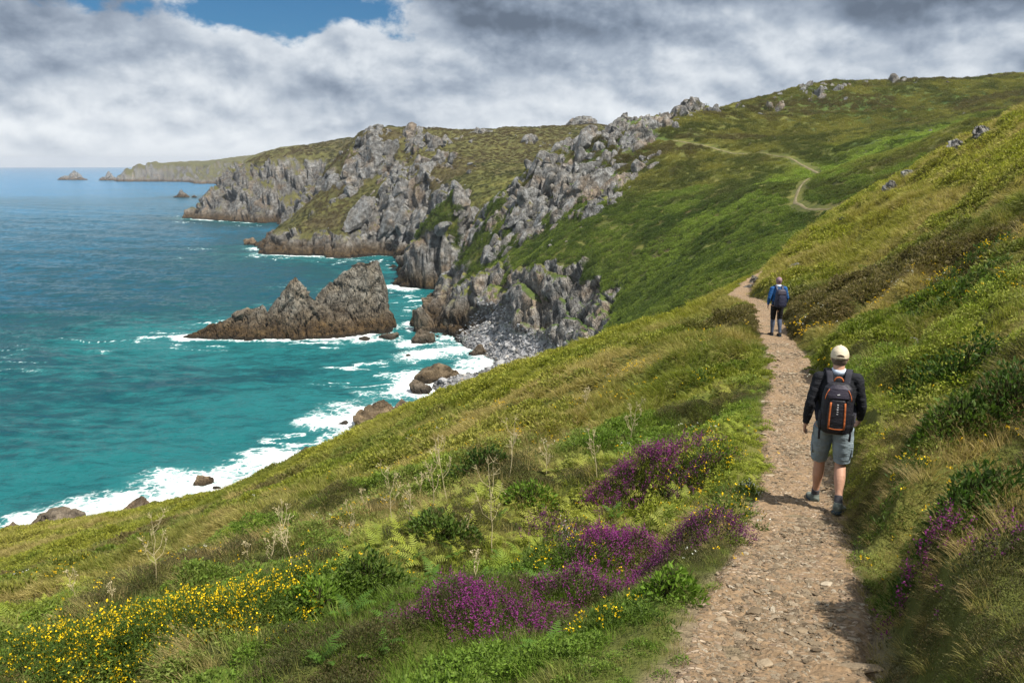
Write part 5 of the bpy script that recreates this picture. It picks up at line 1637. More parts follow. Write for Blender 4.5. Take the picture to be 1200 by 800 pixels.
STALK = [  # base pixel, top pixel row, how it stands out
    (577, 655, 545, 'tallest dry branching stalk, standing alone in the middle of the left slope'), (185, 684, 606, 'tall dry forked stalk above the golden gorse drift'), (92, 706, 668, 'short pale dry stalk at the far left of the slope'),
    (132, 706, 680, 'very short dry stalk between the short pale stalk and the tall forked one'), (315, 668, 625, 'thin dry stalk left of the slender tall pair near the golden drift'), (345, 672, 590, 'slender tall dry stalk rising behind the golden drift'),
    (333, 655, 617, 'middle-sized dry stalk pressed close to the slender tall one'), (292, 662, 632, 'small dry stalk leaning left behind the golden drift'), (407, 645, 590, 'dry stalk with spread heads halfway across the left slope'),
    (462, 622, 545, 'dry stalk left of a close pair, showing against dull grass'), (480, 622, 562, 'shorter dry stalk of the close pair on the left slope'), (509, 603, 545, 'many-headed dry stalk right of the close pair'),
    (527, 592, 508, 'tall dry stalk highest on the left slope'), (560, 690, 640, 'dry stalk leaning over green leaves below the tallest stalk'), (597, 566, 492, 'dry stalk on the upper slope over the dark green bush'),
    (736, 520, 470, 'lone dry stalk above the bright purple heather'), (685, 480, 452, 'distant tiny dry stalk on the upper edge of the slope'), (640, 560, 520, 'dry stalk between the upper slope bush and the bright purple heather'),
    (490, 585, 552, 'low dry stalk with one head on the upper left slope'), (700, 560, 505, 'pale dry stalk just left of the bright purple heather'), (545, 640, 600, 'crooked dry stalk left of the tallest stalk'), (430, 600, 570, 'faint dry stalk alone near the upper grassy edge'),
]
for i, (px, py, top, lab) in enumerate(STALK):
    c, n = ground(px, py)
    D = np.linalg.norm(c)
    Hh = (py - top) / 933 * D * 1.06
    r = np.random.default_rng(1400 + i)
    th = max(0.0050, 0.00058 * D)
    root = empty('dry_stalk', c)
    tag(root, lab, 'dry stalk', 'dry branching stalks on the left slope')
    st = Bag()
    lean = np.array((r.normal(0, 0.10), r.normal(0, 0.06), 0))
    P = [np.array((0, 0, -0.05)) + (lean * u + np.array((r.normal(0, .008), r.normal(0, .008), u))) * Hh for u in np.linspace(0, 0.92, 7)]
    st.tube(P, [th * (1 - 0.55 * k_ / 6) for k_ in range(7)], 0.4)
    tips = [(P[-1], unit(P[-1] - P[-2]))]
    nb_ = max(3, int(3 + 5 * min(1, Hh / 0.8)))
    for k_ in range(nb_):
        u = r.uniform(0.35, 0.9); m_ = int(u * 6)
        b0 = P[m_] + (P[min(m_ + 1, 6)] - P[m_]) * (u * 6 - m_)
        an = r.uniform(0, 6.28)
        d = unit(np.array((math.cos(an), math.sin(an) * 0.8, r.uniform(0.6, 1.3))))
        L = Hh * r.uniform(0.14, 0.30)
        q = [b0, b0 + d * L * 0.5, b0 + unit(d + np.array((0, 0, 0.5))) * L]
        st.tube(q, [th * 0.55, th * 0.5, th * 0.4], 0.5)
        tips.append((q[-1], unit(q[-1] - q[-2])))
    hd = Bag()
    for p, d in tips:
        for k_ in range(6):
            e = unit(d + r.normal(0, 0.65, 3)) * Hh * r.uniform(0.035, 0.075)
            hd.tube([p, p + e], [th * 0.35, th * 0.25], 0.6, 3)
            for q in range(3):
                hd.leaf(p + e, unit(e + r.normal(0, 0.02, 3)), unit(r.normal(0, 1, 3)), th * 2.4, th * 1.3, r.uniform(0.4, 1), 0.9)
    link('stem', st.mesh('stem', M_STRAW), parent=root)
    link('seed_heads', hd.mesh('seed_heads', M_STRAW), parent=root)
# ------------------------------------------------------------------ loose blocks of the crags, stones on the hillside, shingle
BLOCKS = []
for k_ in range(9):
    me = block_mesh('crag_block', 2000 + k_, (1.0, random.uniform(0.55, 0.8), random.uniform(1.35, 2.1)), 4, 12, 0.045, 0.0, True)
    me.materials.append(M_ROCK); BLOCKS.append(me)
cragness = np.zeros(Z.shape)
for px, py, D, rad, st in CRAGS:
    c = at(px, py, D)
    m = np.abs(RG - math.hypot(c[0], c[1])) < rad * 4
    q = ((GX[m] - c[0]) ** 2 + (GY[m] - c[1]) ** 2) / (rad * rad)
    cragness[m] = np.maximum(cragness[m], st * np.exp(-q * 0.55))
dens = cragness * sstep(cragness + 0.5 * jit, 0.25, 0.6) * (OWN <= 3) * (RG > 100) * (fd > 2.5)
p, nr, ii, jj, r_ = sample(dens * np.where(RG < 300, 0.17, 0.045), 701)
sc_ = np.clip(r_.lognormal(math.log(1.45), 0.45, len(p)), 0.6, 3.6) * np.where(RG[ii, jj] < 300, 1.0, 1.9)
app = sc_ / np.linalg.norm(p, axis=1)
top_ = np.argsort(-app)[:280]
WHERE = [((434, 168, 415), 'on the nearer headland top', 'top of the nearer headland'), ((470, 235, 375), 'above the sea cave cliff', 'cliff of the nearer headland'), ((960, 108, 280), 'on the hilltop skyline outcrop', 'skyline outcrop'),
         ((775, 142, 253), 'where the crag meets the skyline', 'top of the long crag'), ((665, 200, 230), 'on the upper part of the long crag', 'upper long crag'), ((640, 250, 212), 'on the lower part of the long crag', 'lower long crag'),
         ((720, 225, 208), 'on the green flank right of the long crag', 'flank of the long crag'), ((560, 235, 265), 'on the promontory behind the sea stack', 'promontory')]
wc = np.array([at(*w_[0]) for w_ in WHERE])
for k_ in top_:
    s = sc_[k_] * (0.42 if p[k_, 1] > 262 and p[k_, 0] > 60 else 0.6 if p[k_, 1] > 240 and p[k_, 0] > 40 else 0.62 if p[k_, 2] > 8 and p[k_, 1] > 380 else 1.0)
    q = WHERE[int(np.argmin(((wc - p[k_]) ** 2).sum(1)))]
    o = link('crag_block', BLOCKS[int(r_.integers(0, 9))], loc=tuple(p[k_] - nr[k_] * s * 0.42))
    o.scale = (s, s * r_.uniform(.8, 1.1), s * r_.uniform(0.75, 1.15))
    o.rotation_euler = (r_.normal(-0.1, 0.16), 0.66 + r_.normal(0, 0.14), r_.normal(0.2, 0.30))
    tag(o, 'pale grey granite block ' + q[1], 'rock', 'granite blocks of the ' + q[2])
rest = np.argsort(-app)[280:]
if len(rest):
    m_ = len(rest)
    instancer('crag_rubble', p[rest] - nr[rest] * (sc_[rest] * 0.38)[:, None], np.stack([r_.normal(-.1, 0.25, m_), 0.62 + r_.normal(0, 0.18, m_), r_.normal(0.2, 0.35, m_)], -1), sc_[rest], r_.integers(0, 9, m_), np.ones((m_, 3)), BLOCKS,
              'smaller broken granite blocks filling the crags between the bigger ones', 'rocks')
print('crag rubble', len(rest))
# lesser stones scattered below and round the crags
near_crag = np.zeros(Z.shape)
for px, py, D, rad, st in CRAGS:
    c = at(px, py, D)
    m = np.abs(RG - math.hypot(c[0], c[1])) < rad * 9
    q = ((GX[m] - c[0]) ** 2 + (GY[m] - c[1]) ** 2) / (rad * rad * 6)
    near_crag[m] = np.maximum(near_crag[m], np.exp(-q))
clus = sstep(fbm2(GX / 9, GY / 9, 3, 711), 0.0, 0.45)
dens = (0.05 * near_crag * clus + 0.004 * clus) * ((OWN == 1) | (OWN == 2)) * (PZ > SEA + 6) * (RG > 105) * (fd > 5)
dens = dens + 0.02 * clus * (OWN == 2) * sstep(PZ, -10, 5) * (RG < 520)
p, nr, ii, jj, r_ = sample(dens, 702)
n = len(p)
sc_ = np.clip(r_.lognormal(math.log(0.42), 0.5, n), 0.2, 1.5) * np.where(RG[ii, jj] < 300, 1.0, 1.6)
instancer('loose_stones', p + nr * (sc_ * 0.15)[:, None], np.stack([r_.normal(0, 0.3, n), r_.normal(0.2, 0.3, n), r_.uniform(0, 6.28, n)], -1), np.stack([sc_, sc_, sc_ * 0.42], -1), r_.integers(0, 9, n), np.ones((n, 3)), BLOCKS,
          'small pale granite stones scattered over the heath of the hillside and headland', 'stones')
print('stones', n)
# shingle: grey cobbles and boulders of the cove
def cobble_material():
    m, nt, out = new_mat('grey_cobble')
    oi = nt.new('ShaderNodeObjectInfo')
    geo = nt.new('ShaderNodeNewGeometry')
    sp = nt.new('ShaderNodeSeparateXYZ'); nt.link(geo.outputs['Position'], sp.inputs[0])
    n = nt.noise(geo.outputs['Position'], 2.5, 5, 0.6)
    c = nt.ramp(oi.outputs['Random'], [(0.0, (0.085, 0.085, 0.088)), (0.5, (0.23, 0.23, 0.235)), (0.9, (0.38, 0.38, 0.385)), (1.0, (0.30, 0.25, 0.18))])
    c = nt.mix(1.0, c, nt.ramp(n, [(0.3, (0.75, 0.75, 0.75)), (0.7, (1.2, 1.2, 1.2))]), 'MULTIPLY')
    c = nt.mix(nt.smooth(sp.outputs[2], SEA + 1.4, SEA + 0.3, 0.0, 0.6), c, (0.045, 0.042, 0.036, 1))
    principled(nt, out, c, 0.8, 0.25, nt.bump(n, 0.5, 0.2))
    return m
M_COBBLE = cobble_material()
COB = []
for k_ in range(6):
    me = block_mesh('cobble', 2100 + k_, (1.0, random.uniform(0.6, 0.9), random.uniform(0.4, 0.7)), 3, 12, 0.06)
    me.materials.append(M_COBBLE); COB.append(me)
scree = np.maximum(BEACH, sstep(np.hypot((GX - at(575, 385, 180)[0]) / 13, (GY - 180) / 12) + 0.3 * jit, 1.0, 0.6) * (PZ > SEA + 0.2) * (PZ < SEA + 9))
p, nr, ii, jj, r_ = sample(scree * (PZ > SEA - 0.1) * (OWN <= 1) * 4.5, 703)
n = len(p)
sc_ = np.clip(r_.lognormal(math.log(0.21), 0.55, n), 0.10, 1.2)
instancer('shingle', p + nr * (sc_ * 0.15)[:, None], np.stack([r_.normal(0, 0.3, n), r_.normal(0, 0.3, n), r_.uniform(0, 6.28, n)], -1), sc_, r_.integers(0, 6, n), np.ones((n, 3)), COB,
          'grey cobbles and broken boulders of the shingle beach at the head of the cove', 'shingle')
print('shingle', n)
# the outcrops on the near ridge, right, and by the path
OUT = [(1152, 163, 51, 26, 12, 'pale rock outcrop highest on the near ridge at the right'), (1120, 178, 52, 20, 8, 'flat pale rock just below the highest outcrop of the near ridge'), (1062, 212, 54, 16, 7, 'small pale rock low on the near ridge right of the far path'),
       (1042, 226, 55, 18, 9, 'pale rock on the near ridge above the far bend of the path'), (990, 256, 57, 14, 3, 'lowest pale rock on the near ridge beside the far path end'), (1135, 172, 51, 14, 6, 'narrow pale rock between the two upper rocks of the near ridge'),
       (887, 332, 40, 18, 9, 'pale rock step beside the path where it climbs past the farther hiker'), (878, 338, 38, 12, 6, 'smaller pale rock below the rock step left of the farther hiker'), (932, 314, 50, 14, 7, 'grey rock at the path edge right of the farther hiker head'),
       (1070, 405, 15, 20, 7, 'half buried grey rock in grass on the right slope'), (1130, 334, 20, 26, 10, 'brownish rock sticking out below the gorse strip on the right slope'),
       (682, 147, 600, 34, 10, 'distant blue grey tor standing on the moor skyline'), (735, 398, 36, 0, 0, '')]
for i, (px, py, D, wpx, hpx, lab) in enumerate(OUT):
    if not lab: continue
    if D < 100:
        c, n_ = ground(px, py); D = np.linalg.norm(c)
        if D > 75: c = at(px, py + 3, OUT[i][2]); D = OUT[i][2]
    else:
        c = at(px, py, D)
    w_ = wpx / 933 * D * 0.5; h_ = hpx / 933 * D
    o = link('rock_outcrop', block_mesh('rock_outcrop', 2200 + i, (w_, w_ * 0.6, h_ * 0.9), 5, 10, 0.16, 1.2), M_ROCK, loc=tuple(c))
    o.rotation_euler = (0.1, random.uniform(-0.2, 0.2), random.uniform(-.3, .3))
    tag(o, lab, 'rock')

# ------------------------------------------------------------------ sea haze
def haze():
    m, nt, out = new_mat('sea_air')
    v = nt.new('ShaderNodeVolumePrincipled')
    v.inputs['Color'].default_value = (0.80, 0.88, 1.0, 1)
    v.inputs['Density'].default_value = 0.0001
    v.inputs['Anisotropy'].default_value = 0.2
    nt.link(v.outputs[0], out.inputs['Volume'])
    m.cycles.homogeneous_volume = True
    x0, x1, y0, y1, z0, z1 = -8000.0, 4000.0, -60.0, 10700.0, -58.5, 75.0
    V = [(x, y, z) for z in (z0, z1) for y in (y0, y1) for x in (x0, x1)]
    me = mesh_mixed('haze', V, [(0, 2, 3, 1), (4, 5, 7, 6), (0, 1, 5, 4), (2, 6, 7, 3), (0, 4, 6, 2), (1, 3, 7, 5)])
    o = link('haze', me, m)
    tag(o, 'thin blue sea haze filling the air over land and water', 'haze', kind='stuff')
haze()
# ------------------------------------------------------------------ the two walkers
def fabric(name, col, col2=None, rough=0.85, scale=260.0, bump=0.25, spec=0.2):
    m, nt, out = new_mat(name)
    tcn = nt.new('ShaderNodeTexCoord')
    o_ = tcn.outputs['Object']
    n = nt.noise(o_, 7.0, 5, 0.6); w = nt.noise(o_, scale, 2, 0.5)
    c2 = col2 or tuple(x * 1.5 for x in col)
    c = nt.mix(nt.smooth(n, 0.35, 0.7), (*col, 1), (*c2, 1))
    fold = nt.noise(o_, 11.0, 3, 0.5)
    mp_ = nt.new('ShaderNodeMapping'); nt.link(o_, mp_.inputs[0]); mp_.inputs['Rotation'].default_value = (0.3, 0.5, 0.2); mp_.inputs['Scale'].default_value = (5, 5, 15)
    crease = nt.noise(mp_.outputs[0], 1.6, 4, 0.55, 0.6)
    h = nt.math('ADD', nt.math('ADD', nt.math('MULTIPLY', w, 0.12), fold), nt.math('MULTIPLY', crease, 1.6))
    principled(nt, out, c, rough, spec, nt.bump(h, bump, 0.03))
    return m
M_SKIN = fabric('skin', (0.42, 0.235, 0.16), (0.50, 0.28, 0.19), 0.55, 400, 0.05, 0.35)
M_BLACKKNIT = fabric('black_jersey', (0.010, 0.011, 0.014), (0.020, 0.021, 0.026), bump=0.5)
M_SHORTS = fabric('grey_blue_cotton', (0.185, 0.235, 0.265), (0.245, 0.30, 0.33), bump=0.5)
M_CAP = fabric('beige_cotton', (0.55, 0.47, 0.34), (0.62, 0.54, 0.40))
M_COLLAR = fabric('pale_blue_cotton', (0.45, 0.52, 0.62))
M_HAIR = fabric('greying_hair', (0.10, 0.07, 0.05), (0.20, 0.15, 0.11), 0.7, 300, 0.5)
M_SOCK = fabric('dark_wool', (0.05, 0.05, 0.058))
M_SHOE = fabric('grey_green_mesh', (0.10, 0.125, 0.115), (0.20, 0.22, 0.19))
M_SOLE = fabric('blue_black_rubber', (0.02, 0.035, 0.05))
M_PACK = fabric('dark_nylon', (0.008, 0.008, 0.011), (0.017, 0.016, 0.023), 0.55, 320, 0.3, 0.35)
M_PACKGREY = fabric('grey_nylon', (0.026, 0.022, 0.036), (0.045, 0.038, 0.058), 0.55, 320, 0.3, 0.35)
M_ORANGE = fabric('orange_trim', (0.40, 0.105, 0.03), (0.48, 0.135, 0.04), 0.7)
M_PALE = fabric('pale_print', (0.45, 0.45, 0.47))
M_STRAP = fabric('grey_webbing', (0.026, 0.026, 0.034))
M_BLUE = fabric('blue_fleece', (0.014, 0.070, 0.21), (0.022, 0.10, 0.28))
M_BLACK = fabric('black_tights', (0.010, 0.010, 0.012), (0.016, 0.016, 0.018))
M_GREYBLUE = fabric('grey_blue_leggings', (0.055, 0.075, 0.12), (0.085, 0.105, 0.16))
M_DARKSHOE = fabric('dark_boot', (0.02, 0.02, 0.021), (0.05, 0.045, 0.04))
M_MAUVE = fabric('mauve_beanie', (0.20, 0.125, 0.15), (0.28, 0.18, 0.20))
M_BLUEPACK = fabric('navy_nylon', (0.016, 0.018, 0.040), (0.030, 0.034, 0.070), 0.55, 320, 0.3, 0.35)

def loft(pts, rad, n=20, side=(1, 0, 0), cap=True, sq=2.0):
    """closed tube through points with elliptical sections (rx along side, ry across)"""
    pts = [np.array(p, float) for p in pts]
    V, Fc = [], []
    m = len(pts)
    sd = np.array(side, float)
    for i, p in enumerate(pts):
        t = unit(pts[min(i + 1, m - 1)] - pts[max(i - 1, 0)])
        s_ = unit(sd - t * (sd @ t)); u_ = np.cross(t, s_)
        rx, ry = rad[i] if hasattr(rad[i], '__len__') else (rad[i], rad[i])
        for k_ in range(n):
            a = 2 * math.pi * k_ / n
            ca_, sa_ = math.cos(a), math.sin(a)
            if sq != 2.0:
                q = (abs(ca_) ** sq + abs(sa_) ** sq) ** (-1 / sq)
                ca_, sa_ = ca_ * q, sa_ * q
            V.append(p + s_ * rx * ca_ + u_ * ry * sa_)
    for i in range(m - 1):
        for k_ in range(n):
            a = i * n + k_; b = i * n + (k_ + 1) % n
            Fc.append((a, b, b + n, a + n))
    if cap:
        Fc.append(tuple(range(n - 1, -1, -1))); Fc.append(tuple(range((m - 1) * n, m * n)))
    return V, Fc
def ball(c, r, n=16):
    V, Fc = [], []
    c = np.array(c, float); r = np.array(r if hasattr(r, '__len__') else (r, r, r), float)
    for i in range(1, n):
        a = math.pi * i / n
        for k_ in range(2 * n):
            b = math.pi * k_ / n
            V.append(c + r * np.array((math.sin(a) * math.cos(b), math.sin(a) * math.sin(b), math.cos(a))))
    for i in range(n - 2):
        for k_ in range(2 * n):
            a = i * 2 * n + k_; b = i * 2 * n + (k_ + 1) % (2 * n)
            Fc.append((a, a + 2 * n, b + 2 * n, b))
    Fc.append(tuple(range(2 * n))); Fc.append(tuple(range((n - 1) * 2 * n - 1, (n - 2) * 2 * n - 1, -1)))
    return V, Fc
def join(parts):
    V, Fc = [], []
    for v, f in parts:
        o = len(V); V += list(v); Fc += [tuple(i + o for i in q) for q in f]
    return V, Fc
def skin_over(name, parts, voxel, mat, smooth_it=4, factor=0.5):
    """one continuous surface over overlapping pieces"""
    V, Fc = join(parts)
    me = mesh_mixed(name, V, Fc)
    bm = bmesh.new(); bm.from_mesh(me); bmesh.ops.recalc_face_normals(bm, faces=bm.faces); bm.to_mesh(me); bm.free()
    o = bpy.data.objects.new(name, me); COL.objects.link(o)
    rm = o.modifiers.new('r', 'REMESH'); rm.mode = 'VOXEL'; rm.voxel_size = voxel
    sm = o.modifiers.new('s', 'SMOOTH'); sm.iterations = smooth_it; sm.factor = factor
    dg = bpy.context.evaluated_depsgraph_get()
    out = bpy.data.meshes.new_from_object(o.evaluated_get(dg))
    bpy.data.objects.remove(o)
    out.name = name
    out.materials.clear(); out.materials.append(mat)
    out.polygons.foreach_set('use_smooth', np.ones(len(out.polygons), dtype=bool))
    return out
def plain(name, parts, mat, smooth=True, sub=0):
    V, Fc = join(parts)
    me = mesh_mixed(name, V, Fc, smooth)
    bm = bmesh.new(); bm.from_mesh(me); bmesh.ops.recalc_face_normals(bm, faces=bm.faces); bm.to_mesh(me); bm.free()
    me.materials.append(mat)
    return me
def lerp(a, b, t):
    return np.array(a, float) * (1 - t) + np.array(b, float) * t
def bulge(pts, rads, k_=5):
    """resample a limb so that thickness changes smoothly"""
    P, Q = [], []
    for i in range(len(pts) - 1):
        for j in range(k_):
            t = j / k_; s_ = t * t * (3 - 2 * t)
            P.append(lerp(pts[i], pts[i + 1], t)); Q.append(tuple(lerp(rads[i], rads[i + 1], s_)))
    P.append(np.array(pts[-1], float)); Q.append(tuple(rads[-1]))
    return P, Q
def hand(wrist, d, palm_n, thumb_dir, curl=0.35):
    """palm, four unequal fingers and a thumb from the side of the palm"""
    d = unit(d); n = unit(palm_n - d * (np.array(palm_n) @ d)); s_ = unit(thumb_dir - d * (np.array(thumb_dir) @ d))
    parts = [loft([wrist - d * 0.01, wrist + d * 0.02, wrist + d * 0.055, wrist + d * 0.092], [(0.026, 0.019), (0.034, 0.017), (0.042, 0.015), (0.038, 0.012)], 14, s_)]
    for k_, (off, L) in enumerate(((0.029, 0.072), (0.0095, 0.080), (-0.0095, 0.074), (-0.028, 0.058))):
        p = wrist + d * 0.080 + s_ * off
        a = unit(d + s_ * off * 1.2); pts = [p]; c = 0.0
        for q, fr in enumerate((0.30, 0.40, 0.30)):
            c += curl * (0.6 + 0.4 * q)
            pts.append(pts[-1] + unit(a * math.cos(c) + n * math.sin(c)) * L * fr)
        parts.append(loft(pts, [0.0088, 0.0082, 0.0074, 0.0060], 10, s_)); parts.append(ball(pts[-1], 0.0062, 6))
    p = wrist + d * 0.022 + s_ * 0.030
    pts = [p, p + unit(d * 0.7 + s_ * 0.75 + n * 0.3) * 0.034, p + unit(d * 0.7 + s_ * 0.75 + n * 0.3) * 0.034 + unit(d + s_ * 0.15 + n * 0.35) * 0.028]
    pts.append(pts[-1] + unit(d + n * 0.5) * 0.022)
    parts.append(loft(pts, [0.013, 0.0105, 0.0092, 0.0070], 10, n)); parts.append(ball(pts[-1], 0.0070, 6))
    return parts

def person(J, lab, clothes, loc, rz):
    """J: joints in metres, x to the right, y ahead, z up"""
    J = {k_: np.array(v, float) for k_, v in J.items()}
    H = J['head']
    parts = []
    # head with its features
    parts.append(ball(H, (0.076, 0.096, 0.118), 18))
    parts.append(ball(H + (0, 0.030, -0.060), (0.058, 0.062, 0.062), 12))                    # jaw
    parts.append(loft([H + (0, 0.088, 0.012), H + (0, 0.108, -0.018), H + (0, 0.088, -0.030)], [0.009, 0.016, 0.012], 8))
    for s_ in (-1, 1):
        parts.append(ball(H + (s_ * 0.078, -0.004, -0.010), (0.010, 0.020, 0.032), 8))       # ears
        parts.append(ball(H + (s_ * 0.031, 0.080, 0.004), (0.014, 0.012, 0.010), 8))         # eyes under their lids
        parts.append(ball(H + (s_ * 0.032, 0.084, 0.024), (0.020, 0.010, 0.007), 8))         # brow
    parts.append(ball(H + (0, 0.086, -0.052), (0.024, 0.010, 0.006), 8)); parts.append(ball(H + (0, 0.085, -0.062), (0.021, 0.010, 0.006), 8))   # lips
    parts.append(ball(H + (0, 0.082, -0.098), (0.020, 0.016, 0.016), 8))                     # chin
    parts.append(loft([J['neck'] + (0, -0.005, -0.05), J['neck'] + (0, 0, 0.02), H + (0, -0.012, -0.05)], [(0.075, 0.07), (0.058, 0.058), (0.055, 0.058)], 16))
    # trunk
    hip, ch, nk = J['pelvis'], J['chest'], J['neck']
    T = [hip + (0, 0, -0.10), hip + (0, 0, 0.0), lerp(hip, ch, 0.45), ch, lerp(ch, nk, 0.62), nk + (0, 0, -0.03)]
    Rt = [(0.145, 0.105), (0.168, 0.118), (0.152, 0.108), (0.178, 0.122), (0.165, 0.095), (0.070, 0.065)]
    P, Q = bulge(T, Rt)
    parts.append(loft(P, Q, 24))
    for s_ in ('l', 'r'):
        sg = -1 if s_ == 'l' else 1
        sh, el, wr = J[s_ + 'sh'], J[s_ + 'el'], J[s_ + 'wr']
        P, Q = bulge([sh, lerp(sh, el, 0.45), el, lerp(el, wr, 0.35), wr], [(0.052, 0.054), (0.046, 0.050), (0.038, 0.040), (0.040, 0.040), (0.026, 0.022)])
        parts.append(loft(P, Q, 16)); parts.append(ball(sh, 0.053, 12))
        parts.append(loft([nk + (0, -0.01, -0.06), lerp(nk, sh, 0.5) + (0, 0, -0.012), sh + (0, 0, 0.0)], [(0.05, 0.052), (0.046, 0.055), (0.044, 0.050)], 14, (0, 0, 1)))
        parts += hand(wr, J[s_ + 'hand'] - wr, np.array((-sg * 0.75, 0.25, 0.0)), np.array((-sg * 0.1, 1.0, 0.1)))
        hp, kn, an, toe = J[s_ + 'hip'], J[s_ + 'kn'], J[s_ + 'an'], J[s_ + 'toe']
        P, Q = bulge([hp + (0, 0, 0.02), lerp(hp, kn, 0.35), lerp(hp, kn, 0.8), kn, lerp(kn, an, 0.30), lerp(kn, an, 0.72), an], [(0.092, 0.100), (0.084, 0.090), (0.062, 0.065), (0.056, 0.060), (0.058, 0.064), (0.038, 0.042), (0.034, 0.040)])
        back = -unit(toe - an) * 0.05
        P = [p + (np.array((0, -0.014, 0)) * math.sin(math.pi * min(1, max(0, (i - 15) / 10))) if i > 15 else 0) for i, p in enumerate(P)]
        parts.append(loft(P, Q, 18))
        parts.append(loft([an + back * 0.8 + (0, 0, -0.035), an + (0, 0, -0.03), lerp(an, toe, 0.6) + (0, 0, -0.01), toe], [(0.030, 0.030), (0.036, 0.036), (0.042, 0.026), (0.034, 0.016)], 14, (1, 0, 0)))
    body = link('person', skin_over('person', parts, 0.0055, M_SKIN, 3))
    body.location = loc; body.rotation_euler = (0, 0, rz)
    tag(body, lab, 'person')
    # upper garment: trunk and both sleeves as one piece
    top = []
    T = [hip + (0, 0, clothes.get('hem', -0.02)), hip + (0, 0, 0.06), lerp(hip, ch, 0.45), ch, lerp(ch, nk, 0.62), nk + (0, 0, -0.02)]
    P, Q = bulge(T, [(0.180, 0.130), (0.180, 0.130), (0.172, 0.126), (0.194, 0.138), (0.178, 0.108), (0.080, 0.076)])
    top.append(loft(P, Q, 28))
    for s_ in ('l', 'r'):
        sh, el, wr = J[s_ + 'sh'], J[s_ + 'el'], J[s_ + 'wr']
        P, Q = bulge([sh, lerp(sh, el, 0.45), el, lerp(el, wr, 0.35), lerp(el, wr, 0.93)], [(0.068, 0.070), (0.061, 0.065), (0.053, 0.055), (0.051, 0.051), (0.036, 0.034)])
        top.append(ball(sh, 0.069, 14))
        top.append(loft([nk + (0, -0.01, -0.058), lerp(nk, sh, 0.5) + (0, 0, -0.008), sh + (0, 0, 0.0)], [(0.064, 0.068), (0.062, 0.070), (0.060, 0.066)], 16, (0, 0, 1)))
        # folds
        Q = [(a * (1 + 0.05 * math.sin(i * 1.9)), b * (1 + 0.05 * math.cos(i * 2.3))) for i, (a, b) in enumerate(Q)]
        top.append(loft(P, Q, 18))
    link(clothes['top_name'], skin_over(clothes['top_name'], top, 0.0065, clothes['top'], 5), parent=body)
    # shorts or tights
    leg = []
    P, Q = bulge([hip + (0, 0, 0.055), hip + (0, 0, -0.03), hip + (0, 0, -0.12)], [(0.172, 0.124), (0.180, 0.134), (0.165, 0.128)])
    leg.append(loft(P, Q, 24))
    end = clothes.get('leg_end', 0.93); wide = clothes.get('leg_wide', 1.0)
    for s_ in ('l', 'r'):
        hp, kn, an = J[s_ + 'hip'], J[s_ + 'kn'], J[s_ + 'an']
        sg = -1 if s_ == 'l' else 1
        low = lerp(hp, kn, end) if end <= 1 else lerp(kn, an, end - 1)
        k1 = (0.100, 0.108); k2 = (0.080 * wide + 0.006, 0.086 * wide + 0.006); k3 = (0.070 * wide, 0.076 * wide)
        P, Q = bulge([hp + (sg * 0.006, 0, 0.0), lerp(hp, low, 0.5) + (sg * 0.008 * wide, 0, 0), low + (sg * 0.008 * (wide - 1) * 6, 0, 0)], [k1, k2, k3], 7)
        Q = [(a * (1 + 0.025 * math.sin(i * 1.7 + sg)), b * (1 + 0.03 * math.cos(i * 2.1))) for i, (a, b) in enumerate(Q)]
        leg.append(loft(P, Q, 22))
    link(clothes['leg_name'], skin_over(clothes['leg_name'], leg, 0.0065, clothes['leg'], 4), parent=body)
    for s_ in ('l', 'r'):
        hp, kn, an, toe = J[s_ + 'hip'], J[s_ + 'kn'], J[s_ + 'an'], J[s_ + 'toe']
        if 'shin' in clothes:
            P, Q = bulge([lerp(kn, an, -0.05), lerp(kn, an, 0.30) + (0, -0.012, 0), lerp(kn, an, 0.72) + (0, -0.006, 0), an + (0, 0, 0.0)], [(0.064, 0.068), (0.066, 0.073), (0.048, 0.052), (0.043, 0.048)])
            link('legging', plain('legging', [loft(P, Q, 20)], clothes['shin']), parent=body)
        up = unit(kn - an)
        P, Q = bulge([an + up * clothes.get('sock', 0.095), an + up * 0.045, an + up * 0.0], [(0.0415, 0.047), (0.042, 0.047), (0.041, 0.048)])
        link('sock', plain('sock', [loft(P, Q, 20)], clothes['sock_mat']), parent=body)
        f = unit((toe - an) * np.array((1, 1, 1.0)) + np.array((0, 0, 0.075 if toe[2] > -9 else 0))); fl_ = toe - an
        fwd = unit(np.array((fl_[0], fl_[1], fl_[2] + 0.075)))
        upv = unit(np.array((0, 0, 1.0)) - fwd * fwd[2])
        heel = an - fwd * 0.060 - upv * 0.088
        def pt(u, h):
            return heel + fwd * u + upv * h
        shoe = [loft([pt(-0.006, 0.050), pt(0.012, 0.055), pt(0.055, 0.062), pt(0.105, 0.052), pt(0.165, 0.038), pt(0.225, 0.030), pt(0.268, 0.024), pt(0.282, 0.022)],
                     [(0.024, 0.032), (0.042, 0.050), (0.047, 0.053), (0.048, 0.044), (0.053, 0.033), (0.053, 0.026), (0.038, 0.018), (0.014, 0.009)], 22),
                loft([pt(0.055, 0.07), pt(0.055, 0.115)], [(0.046, 0.056), (0.045, 0.053)], 20)]
        so = link('shoe', skin_over('shoe', shoe, 0.005, clothes['shoe'], 3), parent=body)
        link('sole', plain('sole', [loft([pt(-0.016, 0.012), pt(0.004, 0.012), pt(0.06, 0.011), pt(0.13, 0.010), pt(0.20, 0.010), pt(0.262, 0.013), pt(0.290, 0.018)], [(0.028, 0.016), (0.046, 0.018), (0.049, 0.018), (0.049, 0.016), (0.057, 0.015), (0.046, 0.013), (0.014, 0.007)], 20, sq=3.5)], clothes['sole'], True), parent=so)
